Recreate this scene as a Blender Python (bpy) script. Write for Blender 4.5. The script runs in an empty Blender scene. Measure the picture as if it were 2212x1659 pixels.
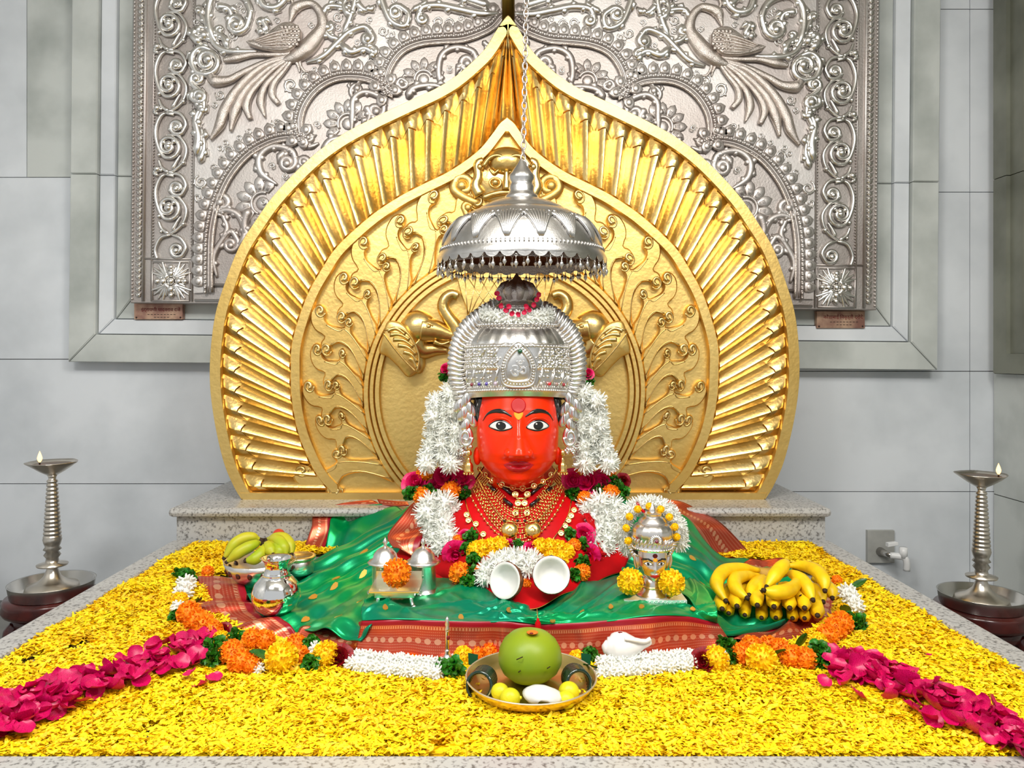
import bpy, math, random
import numpy as np
from mathutils import Matrix, Vector
random.seed(7); rng = np.random.default_rng(7)
SC = bpy.context.scene; COL = SC.collection
PI = math.pi; sin = math.sin; cos = math.cos
# ---------- camera: 1.5 m in front of the altar edge, level, lens axis shifted ----------
F, CX, CY, H = 1640.0, 1082.0, 765.0, 0.787
cam = bpy.data.cameras.new('camera'); co = bpy.data.objects.new('camera', cam); COL.objects.link(co)
co.location = (0, 0, H); co.rotation_euler = (PI/2, 0, 0)
cam.sensor_fit = 'HORIZONTAL'; cam.sensor_width = 36; cam.lens = F/2212*36
cam.shift_x = (1106-CX)/2212; cam.shift_y = -(829.5-CY)/2212
cam.clip_start = 0.02; SC.camera = co
# ---------- light: daylight from the open front of the shrine, lamps on the ceiling ----------
w = bpy.data.worlds.new('world'); SC.world = w; w.use_nodes = True
w.node_tree.nodes['Background'].inputs[0].default_value = (.93, .97, 1, 1)
w.node_tree.nodes['Background'].inputs[1].default_value = 0.52
def lamp(name, loc, rot, sx, sy, e, col=(1, 1, 1)):
    l = bpy.data.lights.new(name, 'AREA'); l.shape = 'RECTANGLE'; l.size = sx; l.size_y = sy; l.energy = e; l.color = col
    o = bpy.data.objects.new(name, l); COL.objects.link(o); o.location = loc; o.rotation_euler = rot; return o
lamp('ceiling_lamp', (0.05, .85, 2.86), (math.radians(26), 0, 0), 1.6, .5, 46, (1, .97, .9))
lamp('ceiling_lamp', (-1.3, .2, 2.75), (math.radians(38), 0, math.radians(-18)), .9, .4, 46, (1, .98, .93))
lamp('ceiling_lamp', (1.4, .15, 2.75), (math.radians(38), 0, math.radians(18)), .9, .4, 46, (1, .98, .93))
vs = SC.view_settings; vs.view_transform = 'Standard'; vs.look = 'None'; vs.gamma = 1; vs.exposure = 0.18; vs.use_curve_mapping = False
# ---------- helpers ----------
def P(px, py, d): return ((px-CX)*d/F, d, H-(py-CY)*d/F)
def G(px, py, z=0.0):
    d = (H-z)*F/(py-CY); return P(px, py, d)
def Q(d0):
    k = d0/F
    return lambda px, py, h=0: ((px-CX)*k, d0-h*k, H-(py-CY)*k)
def nrm(v):
    v = np.asarray(v, float); return v/max(1e-9, np.linalg.norm(v))
class M:
    def __init__(s): s.v = []; s.f = []; s.uv = None
    def add(s, v, f):
        b = len(s.v); s.v.extend([tuple(map(float, p)) for p in v]); s.f.extend([tuple(i+b for i in q) for q in f]); return s
    def tube(s, pts, r, n=6, cap=True, closed=False, flat=1.0):
        p = np.array(pts, float); K = len(p)
        if np.isscalar(r): r = [r]*K
        if closed: t = np.roll(p, -1, 0)-np.roll(p, 1, 0)
        else: t = np.gradient(p, axis=0)
        a = nrm(t[0]); u = np.array([0, 1, 0.]) if abs(a[1]) < .9 else np.array([1., 0, 0])
        V = []
        for i in range(K):
            a = nrm(t[i]); u = nrm(u-a*np.dot(u, a)); w_ = np.cross(a, u)
            for j in range(n):
                an = 2*PI*j/n; V.append(p[i]+r[i]*(cos(an)*u*flat+sin(an)*w_))
        f = [(i*n+j, i*n+(j+1) % n, (i+1)*n+(j+1) % n, (i+1)*n+j) for i in range(K-1) for j in range(n)]
        if closed: f += [((K-1)*n+j, (K-1)*n+(j+1) % n, (j+1) % n, j) for j in range(n)]
        elif cap: f += [tuple(range(n))[::-1], tuple((K-1)*n+j for j in range(n))]
        return s.add(V, f)
    def lathe(s, prof, c=(0, 0, 0), n=24, rip=None, mat=None, capb=True, capt=True, sq=(1, 1)):
        V = []
        for i, (r, z) in enumerate(prof):
            for j in range(n):
                a = 2*PI*j/n; q = r*(rip(a, i) if rip else 1)
                V.append((q*cos(a)*sq[0], q*sin(a)*sq[1], z))
        K = len(prof); f = [(i*n+j, i*n+(j+1) % n, (i+1)*n+(j+1) % n, (i+1)*n+j) for i in range(K-1) for j in range(n)]
        if capb: f.append(tuple(range(n))[::-1])
        if capt: f.append(tuple((K-1)*n+j for j in range(n)))
        V = np.array(V)
        if mat is not None: V = V@np.array(mat.to_3x3()).T
        return s.add(V+np.array(c), f)
    def ball(s, c, r, n=8, m=6, mat=None):
        r = (r, r, r) if np.isscalar(r) else r
        V = [(0, 0, -1)]+[(cos(-PI/2+PI*i/m)*cos(2*PI*j/n), cos(-PI/2+PI*i/m)*sin(2*PI*j/n), sin(-PI/2+PI*i/m)) for i in range(1, m) for j in range(n)]+[(0, 0, 1)]
        f = [(0, 1+(j+1) % n, 1+j) for j in range(n)]
        for i in range(m-2):
            f += [(1+i*n+j, 1+i*n+(j+1) % n, 1+(i+1)*n+(j+1) % n, 1+(i+1)*n+j) for j in range(n)]
        T = len(V)-1; b = 1+(m-2)*n
        f += [(b+j, b+(j+1) % n, T) for j in range(n)]
        V = np.array(V)*np.array(r)
        if mat is not None: V = V@np.array(mat.to_3x3()).T
        return s.add(V+np.array(c), f)
    def box(s, a, b):
        x0, y0, z0 = a; x1, y1, z1 = b
        return s.add([(x0, y0, z0), (x1, y0, z0), (x1, y1, z0), (x0, y1, z0), (x0, y0, z1), (x1, y0, z1), (x1, y1, z1), (x0, y1, z1)],
                     [(0, 3, 2, 1), (4, 5, 6, 7), (0, 1, 5, 4), (1, 2, 6, 5), (2, 3, 7, 6), (3, 0, 4, 7)])
    def prism(s, poly, q, h0, h1, b=0):
        """raised plate on a plane: poly in plane units, q maps (x,y,h) to space"""
        p = np.array(poly, float); n = len(p)
        ar = np.sum(p[:, 0]*np.roll(p[:, 1], -1)-np.roll(p[:, 0], -1)*p[:, 1])
        if ar > 0: p = p[::-1]
        V = [q(x, y, h0) for x, y in p]
        rings = 1
        if b:
            e0 = p-np.roll(p, 1, 0); e1 = np.roll(p, -1, 0)-p
            e0 /= np.linalg.norm(e0, axis=1, keepdims=True)+1e-9; e1 /= np.linalg.norm(e1, axis=1, keepdims=True)+1e-9
            m = e0+e1; m /= np.linalg.norm(m, axis=1, keepdims=True)+1e-9
            nn = np.stack([m[:, 1], -m[:, 0]], 1)*-1
            bh = .8*b if b >= .5 else 5
            V += [q(x, y, h1-bh) for x, y in p]; V += [q(x, y, h1) for x, y in p-nn*b]; rings = 2
        else: V += [q(x, y, h1) for x, y in p]
        f = [(i*n+j, (i+1)*n+j, (i+1)*n+(j+1) % n, i*n+(j+1) % n) for i in range(rings) for j in range(n)]
        f.append(tuple(rings*n+j for j in range(n))[::-1])
        return s.add(V, f)
    def grid(s, V, nu, nv, uv=False, wrap=False):
        """V row-major nv rows of nu points"""
        b = len(s.v)
        f = [(i*nu+j, i*nu+(j+1) % nu, (i+1)*nu+(j+1) % nu, (i+1)*nu+j) for i in range(nv-1) for j in range(nu if wrap else nu-1)]
        s.add(V, f)
        if uv:
            s.uv = (s.uv or [])+[(j/(nu-1), i/(nv-1)) for i in range(nv) for j in range(nu)]
        return s
    def mesh(s, name, smooth=True):
        me = bpy.data.meshes.new(name); me.from_pydata(s.v, [], s.f)
        if smooth: me.polygons.foreach_set('use_smooth', [True]*len(me.polygons))
        if s.uv:
            l = me.uv_layers.new(name='UVMap'); li = np.empty(len(me.loops), np.int32); me.loops.foreach_get('vertex_index', li)
            l.data.foreach_set('uv', np.array(s.uv, np.float32)[li].ravel())
        me.update(); return me
    def build(s, name, mt, parent=None, smooth=True, bevel=0, angle=None):
        o = ob(name, s.mesh(name, smooth), mt, parent)
        if bevel:
            m = o.modifiers.new('bevel', 'BEVEL'); m.width = bevel; m.segments = 2; m.limit_method = 'ANGLE'
        if angle: 
            o.data.set_sharp_from_angle(angle=math.radians(angle))
        return o
def ob(name, me, mt=None, parent=None, mw=None):
    if mt is not None and not me.materials: me.materials.append(mt)
    o = bpy.data.objects.new(name, me); COL.objects.link(o)
    if mw is not None: o.matrix_basis = mw
    if parent is not None:
        o.parent = parent; o.matrix_parent_inverse = BASE[parent.name]
    return o
BASE = {}
def reg(o):
    BASE[o.name] = o.matrix_basis.inverted(); 
    return o
def sub(o, parent):
    """parent o (world-space data) below a part"""
    return o
def thing(name, label, cat, loc=(0, 0, 0), group=None, kind=None):
    o = bpy.data.objects.new(name, None); COL.objects.link(o); o.location = loc; o.empty_display_size = .05
    BASE[o.name] = Matrix.Translation(Vector(loc)).inverted()
    return tag(o, label, cat, group, kind)
def tag(o, label=None, cat=None, group=None, kind=None):
    if label: o['label'] = label
    if cat: o['category'] = cat
    if group: o['group'] = group
    if kind: o['kind'] = kind
    return o
def part(o):
    """make a part able to carry sub-parts built in world space"""
    BASE[o.name] = (Matrix() if o.parent is None else (BASE[o.parent.name].inverted()@Matrix())) if False else Matrix()
    if o.parent is not None:
        BASE[o.name] = (o.matrix_basis).inverted()
    return o
def crs(pts, n, closed=False):
    p = np.array(pts, float); K = len(p)
    if closed: p = np.concatenate([p[-1:], p, p[:2]]); m = K
    else: p = np.concatenate([2*p[:1]-p[1:2], p, 2*p[-1:]-p[-2:-1]]); m = K-1
    t = np.linspace(0, m, n, endpoint=not closed); i = np.minimum(t.astype(int), m-1); u = t-i
    u = u.reshape((-1,)+(1,)*(p.ndim-1)); a, b, c, d = p[i], p[i+1], p[i+2], p[i+3]
    return .5*(2*b+(c-a)*u+(2*a-5*b+4*c-d)*u*u+(3*b-a-3*c+d)*u**3)
def resamp(p, n):
    p = np.array(p, float); s = np.concatenate([[0], np.cumsum(np.linalg.norm(np.diff(p, axis=0), axis=1))])
    t = np.linspace(0, s[-1], n); return np.stack([np.interp(t, s, p[:, k]) for k in range(p.shape[1])], 1)
def offs(p, d):
    p = np.array(p, float); t = np.gradient(p, axis=0); t /= np.linalg.norm(t, axis=1, keepdims=True)+1e-9
    return p+d*np.stack([t[:, 1], -t[:, 0]], 1)
def wav(x, y, s=1.0):
    return (sin(x*3.1*s+y*1.7*s)+sin(x*5.3*s-y*4.1*s+1.3)*.6+sin(x*9.7*s+y*7.9*s+.5)*.3)/1.9
def aim(d, up=(0, 0, 1)):
    """rotation taking +Z to d"""
    return Vector(d).to_track_quat('Z', 'Y').to_matrix().to_4x4()
# ---------- materials ----------
def mat(name, col, metal=0, rough=.5, col2=None, nscale=8, bump=0, bscale=40, coat=0, trans=0, emit=0, ior=1.45, sheen=0, spec=None, ramp=(.35, .65), detail=3, sss=0):
    m = bpy.data.materials.new(name); m.use_nodes = True; nt = m.node_tree; b = nt.nodes['Principled BSDF']; I = b.inputs
    I['Base Color'].default_value = (*col, 1); I['Metallic'].default_value = metal; I['Roughness'].default_value = rough
    I['IOR'].default_value = ior
    if coat: I['Coat Weight'].default_value = coat; I['Coat Roughness'].default_value = .06
    if trans: I['Transmission Weight'].default_value = trans
    if sheen: I['Sheen Weight'].default_value = sheen
    if spec is not None: I['Specular IOR Level'].default_value = spec
    if emit: I['Emission Color'].default_value = (*col, 1); I['Emission Strength'].default_value = emit
    tc = nt.nodes.new('ShaderNodeTexCoord')
    if col2:
        n = nt.nodes.new('ShaderNodeTexNoise'); n.inputs['Scale'].default_value = nscale; n.inputs['Detail'].default_value = detail
        r = nt.nodes.new('ShaderNodeValToRGB'); r.color_ramp.elements[0].color = (*col, 1); r.color_ramp.elements[1].color = (*col2, 1)
        r.color_ramp.elements[0].position = ramp[0]; r.color_ramp.elements[1].position = ramp[1]
        nt.links.new(tc.outputs['Object'], n.inputs['Vector']); nt.links.new(n.outputs[0], r.inputs[0]); nt.links.new(r.outputs[0], I['Base Color'])
    if bump:
        n = nt.nodes.new('ShaderNodeTexNoise'); n.inputs['Scale'].default_value = bscale; n.inputs['Detail'].default_value = 4
        bp = nt.nodes.new('ShaderNodeBump'); bp.inputs['Strength'].default_value = bump; bp.inputs['Distance'].default_value = .01
        nt.links.new(tc.outputs['Object'], n.inputs['Vector']); nt.links.new(n.outputs[0], bp.inputs['Height']); nt.links.new(bp.outputs[0], I['Normal'])
    return m
def lin(r, g, b): 
    return tuple(((c/255)/12.92 if c <= 10 else ((c/255+.055)/1.055)**2.4) for c in (r, g, b))
def island(m, var=.35, hue=.03):
    """vary colour from piece to piece"""
    nt = m.node_tree; b = nt.nodes['Principled BSDF']; g = nt.nodes.new('ShaderNodeNewGeometry'); h = nt.nodes.new('ShaderNodeHueSaturation')
    r = nt.nodes.new('ShaderNodeMapRange'); r.inputs[3].default_value = 1-var; r.inputs[4].default_value = 1+var*.5
    r2 = nt.nodes.new('ShaderNodeMapRange'); r2.inputs[3].default_value = .5-hue; r2.inputs[4].default_value = .5+hue
    s = b.inputs['Base Color']
    if s.is_linked: nt.links.new(s.links[0].from_socket, h.inputs['Color'])
    else: h.inputs['Color'].default_value = s.default_value
    nt.links.new(g.outputs['Random Per Island'], r.inputs[0]); nt.links.new(g.outputs['Random Per Island'], r2.inputs[0])
    nt.links.new(r.outputs[0], h.inputs['Value']); nt.links.new(r2.outputs[0], h.inputs['Hue']); nt.links.new(h.outputs[0], s); return m
GOLD = mat('gold_leaf', (.84, .62, .27), 1, .31, (.68, .45, .14), 5, .12, 60)
GOLDF = mat('gold_leaf_flat', (.87, .62, .22), 1, .44, (.78, .52, .16), 4, .15, 50)
SILV = mat('embossed_silver', (.66, .63, .61), 1, .5, (.54, .48, .455), 3, .1, 120)
SILVB = mat('bright_silver', (.87, .85, .82), 1, .29, (.76, .73, .70), 20, .05, 200)
SILVU = mat('satin_silver', (.66, .645, .625), 1, .34, (.56, .54, .52), 30, .06, 150)
SILVT = mat('tarnished_silver', (.50, .46, .435), 1, .48, (.42, .37, .345), 3, .12, 120)
SILVD = mat('aged_silver', (.74, .67, .62), 1, .36, (.60, .53, .49), 30, .35, 260)
MARB = mat('white_marble', lin(222, 226, 231), 0, .3, lin(192, 197, 202), 2.2, .03, 6, detail=8, ramp=(.4, .75))
MARB2 = mat('grey_marble', lin(200, 204, 201), 0, .3, lin(152, 158, 154), 3.0, .03, 6, detail=9, ramp=(.42, .8))
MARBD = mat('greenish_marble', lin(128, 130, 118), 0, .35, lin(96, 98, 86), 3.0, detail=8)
GRAN = mat('speckled_granite', lin(182, 180, 177), 0, .22, lin(104, 101, 98), 105, detail=5, ramp=(.5, .68))
# ---------- the room ----------
q = Q(3.97)
def slabpiece(x0, x1, y0, y1, mt, parent, g=.8):
    m = M(); a = q(x0+g, y1-g); b = q(x1-g, y0+g); m.box((a[0], 3.97, a[2]), (b[0], 4.02, b[2])); return m.build('marble_slab', mt, parent, False)
wb = M().box((-2.95, 4.02, -.5), (2.62, 4.1, 3.1)).build('wall_back', mat('joint_mortar', lin(140, 143, 145), 0, .8), None, False)
tag(wb, 'pale grey marble slab wall behind the silver panel', None, None, 'structure'); reg(wb)
ys = [-320, 383, 776, 1045, 1320]; L = []
for a, b in zip(ys[:-1], ys[1:]):
    for x0, x1 in ([(-140, 58), (58, 640)] if b == 383 else [(-140, 640)]): L.append((x0, x1, a, b))
for x in (640,): L += [(640, 1360, a, b) for a, b in zip([-320, 540, 1062], [540, 1062, 1320])]
ys = [-320, 20, 415, 802, 1062, 1320]
for a, b in zip(ys[:-1], ys[1:]):
    L += [(1360, 2095, a, b), (2095, 2149, a, b)]
for i, (x0, x1, a, b) in enumerate(L):
    slabpiece(x0, x1, a, b, MARB2 if (x0, b) == (58, 383) else MARB, wb)
XR = 2.584
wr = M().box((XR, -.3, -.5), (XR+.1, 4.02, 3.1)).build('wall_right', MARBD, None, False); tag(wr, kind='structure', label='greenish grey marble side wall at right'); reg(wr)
for z0, z1 in ((-.5, .055), (.06, .685)):
    M().box((XR-.012, -.3, z0), (XR, 3.96, z1)).build('marble_slab', MARB2, wr, False)
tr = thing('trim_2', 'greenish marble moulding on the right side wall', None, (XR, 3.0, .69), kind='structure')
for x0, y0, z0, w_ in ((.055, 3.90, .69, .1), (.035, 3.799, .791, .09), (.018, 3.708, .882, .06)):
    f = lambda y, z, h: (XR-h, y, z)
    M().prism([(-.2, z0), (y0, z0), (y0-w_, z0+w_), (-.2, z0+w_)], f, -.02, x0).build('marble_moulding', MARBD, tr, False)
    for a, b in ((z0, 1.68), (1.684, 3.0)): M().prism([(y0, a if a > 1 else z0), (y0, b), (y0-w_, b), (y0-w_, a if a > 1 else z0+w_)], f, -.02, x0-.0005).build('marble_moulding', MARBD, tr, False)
o = M().box((-3.05, -.3, -.5), (-2.95, 4.02, 3.1)).build('wall_left', MARB, None, False); tag(o, kind='structure')
o = M().box((-3.05, -1.5, -.6), (2.7, 4.1, -.5)).build('floor', mat('floor_stone', lin(120, 118, 112), 0, .35, lin(95, 94, 90), 4), None, False); tag(o, kind='structure')
o = M().box((-3.05, -1.5, 3.0), (2.7, 4.1, 3.1)).build('ceiling', mat('ceiling_paint', lin(225, 225, 220), 0, .7), None, False); tag(o, kind='structure')
# marble frame round the silver panel (slightly out of true, as the panel itself)
TH = .0095
def inv(px, py): return (px+TH*(py-400), py-TH*(px-1090))
def QS(d0):
    k = d0/F
    def f(u, v, h=0):
        px = u-TH*(v-400); py = v+TH*(u-1090); return ((px-CX)*k, d0-h*k, H-(py-CY)*k)
    return f
qs = QS(3.95)
fr = thing('trim_1', 'stepped grey marble moulding framing the silver panel', None, qs(1090, 790), kind='structure')
for (a, b, v0, v1, h, mt) in ((922, 866, 790, 731, 30, MARB2), (865, 833, 730, 698, 19, MARB), (832, 800, 697, 655, 10, MARB2)):
    for s in (-1, 1):
        M().prism([(1090+s*a, -330), (1090+s*b, -330), (1090+s*b, 390), (1090+s*a, 390)], qs, -8, h, 3).build('marble_moulding', mt, fr, False)
        M().prism([(1090+s*a, 391.5), (1090+s*b, 391.5), (1090+s*b, v1), (1090+s*a, v0)], qs, -8, h, 3).build('marble_moulding', mt, fr, False)
    M().prism([(1090-a+1.5, v0), (1090-b+1.5, v1+.5), (1090+b-1.5, v1+.5), (1090+a-1.5, v0)], qs, -8, h, 3).build('marble_moulding', mt, fr, False)
# ---------- silver panel ----------
D_S = 3.82; qs = QS(D_S)
sp = thing('silver_wall_relief', 'embossed silver wall panel with two peacocks behind the gold backplate', 'wall panel', qs(1090, 662))
M().prism([(284, -330), (1896, -330), (1896, 662), (284, 662)], qs, -46, 0, 2).build('backing_plate', SILVT, sp, False)
arch = [(459, 632), (459, 560), (462, 500), (475, 440), (500, 385), (540, 338), (590, 310), (635, 303), (664, 312)], \
       [(664, 312), (652, 275), (660, 235), (685, 200), (720, 178), (760, 172), (805, 180), (848, 212)], \
       [(848, 212), (838, 180), (848, 145), (872, 115), (910, 99), (955, 94), (1000, 91), (1040, 78), (1068, 62), (1088, 38)]
AL = []
for a in arch: AL.append(crs([inv(*p) for p in a], 40))
AP = np.concatenate([AL[0], AL[1][1:], AL[2][1:]])
AP[-1, 0] = 1090
mir = lambda p: np.stack([2180-np.array(p)[:, 0], np.array(p)[:, 1]], 1)
full = np.concatenate([AP, mir(AP)[::-1][1:]])
top = [(1757, 640), (1757, -325), (423, -325), (423, 640)]
M().prism([tuple(p) for p in full]+[(1718, 640)]+top, qs, 0, 7, 0).build('field_plate', SILV, sp, False)
def vine(m, pts, r0, r1, curl=None, qf=None, n=7, conv=True, hh=3, kk=None, leafy=False):
    pts = [inv(*p) for p in pts] if conv else pts
    p = crs(pts, 6*len(pts)); N0 = len(p)
    if curl:
        cx, cy, turns = curl
        if conv: cx, cy = inv(cx, cy)
        e = p[-1]; R = math.hypot(e[0]-cx, e[1]-cy); a0 = math.atan2(e[1]-cy, e[0]-cx)
        sgn = np.sign((p[-1]-p[-2])[0]*-(e[1]-cy)+(p[-1]-p[-2])[1]*(e[0]-cx)) or 1
        k = int(14*abs(turns))+4; t = np.linspace(0, 1, k)[1:]
        sp_ = np.stack([cx+R*(1-.8*t)*np.cos(a0+sgn*2*PI*turns*t), cy+R*(1-.8*t)*np.sin(a0+sgn*2*PI*turns*t)], 1)
        p = np.concatenate([p, sp_])
    N = len(p); t = np.linspace(0, 1, N); r = r0+(r1-r0)*t; r = r*np.minimum(1, .35+t*6)
    k_ = kk
    m.tube([qf(x, y, hh) for x, y in p], [q_*k_ for q_ in r], n)
    e = p[-1]
    if curl or r1 >= 4: m.ball(qf(e[0], e[1], hh+1), r1*1.5*k_, 8, 5)
    if leafy:
        for i in range(4, N0-2, 4):
            tt = p[i+1]-p[i-1]; an = math.atan2(tt[1], tt[0]); sd_ = 1 if (i//4) % 2 else -1; a2 = an+sd_*.75; L_ = (12+6*sin(i*1.7))
            m.tube([qf(*p[i], hh), qf(p[i][0]+L_*.6*cos(a2), p[i][1]+L_*.6*sin(a2), hh+1), qf(p[i][0]+L_*1.25*cos(a2-sd_*.5), p[i][1]+L_*1.25*sin(a2-sd_*.5), hh-1)], [r0*.5*k_, r0*.85*k_, r0*.2*k_], 6)
    return m
KS = D_S/F
def vs_(m, pts, r0, r1, curl=None, hh=9, leafy=False): return vine(m, pts, r0, r1, curl, qs, kk=KS, hh=hh, leafy=leafy)
def mirM(m):
    """mirror a panel relief about the panel's axis"""
    c = np.array(qs(1090, 0)); e = np.array(qs(1090, 100)); ax = nrm(e-c); nx = np.array([ax[2], 0, -ax[0]])
    V = np.array(m.v); dd = (V-c)@nx; r = M(); r.v = [tuple(x) for x in V-2*dd[:, None]*nx]; r.f = [tuple(reversed(f)) for f in m.f]; return r
def both(name, m, mt, par, **k):
    o = m.build(name, mt, par, **k); return o, mirM(m).build(name, mt, par, **k)
# arch mouldings
for d, r, h in ((-2, 3.4, 8), (5, 2.2, 9), (12, 4.2, 8)):
    p = offs(full, d); M().tube([qs(x, y, h) for x, y in p[::1]], r*KS, 6).build('arch_moulding', SILVD if d < 0 else SILV, sp)
# bead row between mouldings
m = M(); p = resamp(offs(full, 12), 240)
for x, y in p: m.ball(qs(x, y, 11), 4.2*KS, 6, 4)
m.build('arch_bead_row', SILV, sp)['kind'] = 'stuff'
# lotus petals round the arch, each its own piece
k = M(); pet = [(-10.5, 0), (-12, 10), (-9.5, 19), (0, 26), (9.5, 19), (12, 10), (10.5, 0)]
p = resamp(offs(full, 17), 107); tg = np.gradient(p, axis=0)
for i in range(1, 106):
    if not -20 < p[i, 1] < 640: continue
    t = nrm(tg[i]); nn = np.array([t[1], -t[0]]); c = p[i]
    f = lambda x, y, h: qs(*(c+x*t+y*nn), h)
    m = M(); m.prism(pet, f, 5, 12, 2); m.ball(f(0, 10, 10), (8.5*KS, 4.5*KS, 9*KS), 8, 5); m.build('lotus_petal', SILV, sp)
# inner border: fillets and bead lines
m = M()
for u in (312, 330, 418):
    for s in (0, 1):
        uu = u if not s else 2180-u
        m.tube([qs(uu, -325, 1), qs(uu, 658, 1)], (2.2 if u != 312 else 4)*KS, 6)
m.tube([qs(312, 566, 1), qs(420, 566, 1)], 2.2*KS); m.tube([qs(1868, 566, 1), qs(1760, 566, 1)], 2.2*KS); m.tube([qs(424, 622, 3), qs(1756, 622, 3)], 4*KS); m.tube([qs(424, 655, 2), qs(1756, 655, 2)], 3*KS)
m.build('border_fillet', SILV, sp)
for s in (0, 1):
    m = M(); U = lambda u: u if not s else 2180-u
    for v in np.arange(-200, 660, 8.2):
        m.ball(qs(U(288), v, 1), 3.2*KS, 6, 4)
    for v in np.arange(-200, 566, 6.5): m.ball(qs(U(415), v, 3), 1.9*KS, 5, 3); m.ball(qs(U(333), v, 3), 1.9*KS, 5, 3)
    m.build('bead_edging', SILV, sp)['kind'] = 'stuff'
    m = M()
    for j, v in enumerate(np.arange(-200, 655, 13.)):
        m.ball(qs(U(302), v, 1), (7*KS, 5*KS, 6*KS), 7, 4); m.tube([qs(U(296), v-5, 3), qs(U(303), v+1, 6), qs(U(309), v-5, 3)], 1.8*KS, 5)
    m.build('leaf_edging', SILVB, sp)['kind'] = 'stuff'
# scroll column motifs
def scroll_unit(y0):
    m = M(); Y = lambda l: [(x, y-113+y0) for x, y in l]
    a = Y([(366, 113), (350, 122), (339, 150), (343, 182), (356, 208), (374, 212)]); vs_(m, a, 4, 5, (366, 187-113+y0, 1.4), 6)
    vs_(m, Y([(366, 113), (392, 117), (404, 138), (396, 158)]), 4, 5, (385, 144-113+y0, 1.2), 6)
    vs_(m, Y([(362, 163), (386, 163), (404, 186), (402, 212), (388, 232), (368, 244)]), 4, 3, None, 6)
    vs_(m, Y([(368, 244), (352, 232), (345, 216)]), 5, 3, None, 5)
    vs_(m, Y([(374, 236), (384, 218), (392, 206)]), 5, 2, None, 5)
    vs_(m, Y([(345, 118), (336, 112), (342, 104)]), 4, 5, None, 5)
    for (x, y, r) in ((385, 144, 8), (366, 187, 9), (356, 178, 6), (346, 205, 5), (378, 176, 6), (398, 222, 6), (350, 238, 4), (370, 150, 6)): m.ball(qs(*inv(x, y-113+y0), 5), r*KS, 8, 5)
    for d in (-4, 3): m.tube([qs(*inv(358, y0+d-1), 6), qs(*inv(378, y0+d+3), 6)], 3*KS)
    return m
for y0 in (-152, -20, 112, 244, 376): both('scroll_motif', scroll_unit(y0), SILVB, sp)
both('scroll_motif', (lambda m: vs_(vs_(m, [(372, 508), (350, 515), (338, 540), (342, 560)], 4, 3, None, 6), [(372, 508), (392, 515), (404, 535), (396, 553)], 4, 5, (385, 540, 1.2), 6))(M()), SILVB, sp)
# corner rosettes
def rosette():
    m = M(); cx, cy = 371, 608; m.ball(qs(*inv(cx, cy), 4), 8*KS, 10, 6)
    for j in range(4):
        a = j*PI/2; 
        for rr, s in ((17, 9), (30, 7)): m.ball(qs(*inv(cx+rr*cos(a), cy+rr*sin(a)), 3), s*KS, 8, 5)
        a += PI/4
        for b in (-.28, -.1, .1, .28): vs_(m, [(cx+8*cos(a), cy+8*sin(a)), (cx+28*cos(a+b), cy+28*sin(a+b)), (cx+48*cos(a+b*1.3), cy+48*sin(a+b*1.3))], 8, 1.5, None, 2)
        for s in (-1, 1): vs_(m, [(cx+18*cos(a-PI/4+s*.3), cy+18*sin(a-PI/4+s*.3)), (cx+33*cos(a-PI/4+s*.35), cy+33*sin(a-PI/4+s*.35))], 7, 2, None, 3)
    return m
both('corner_rosette', rosette(), SILVB, sp)
sq = M(); 
for a, b in (((330, 566), (410, 566)), ((410, 566), (410, 650)), ((410, 650), (330, 650)), ((330, 650), (330, 566))): sq.tube([qs(*inv(*a), 2), qs(*inv(*b), 2)], 2*KS)
both('rosette_frame', sq, SILV, sp)
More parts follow.
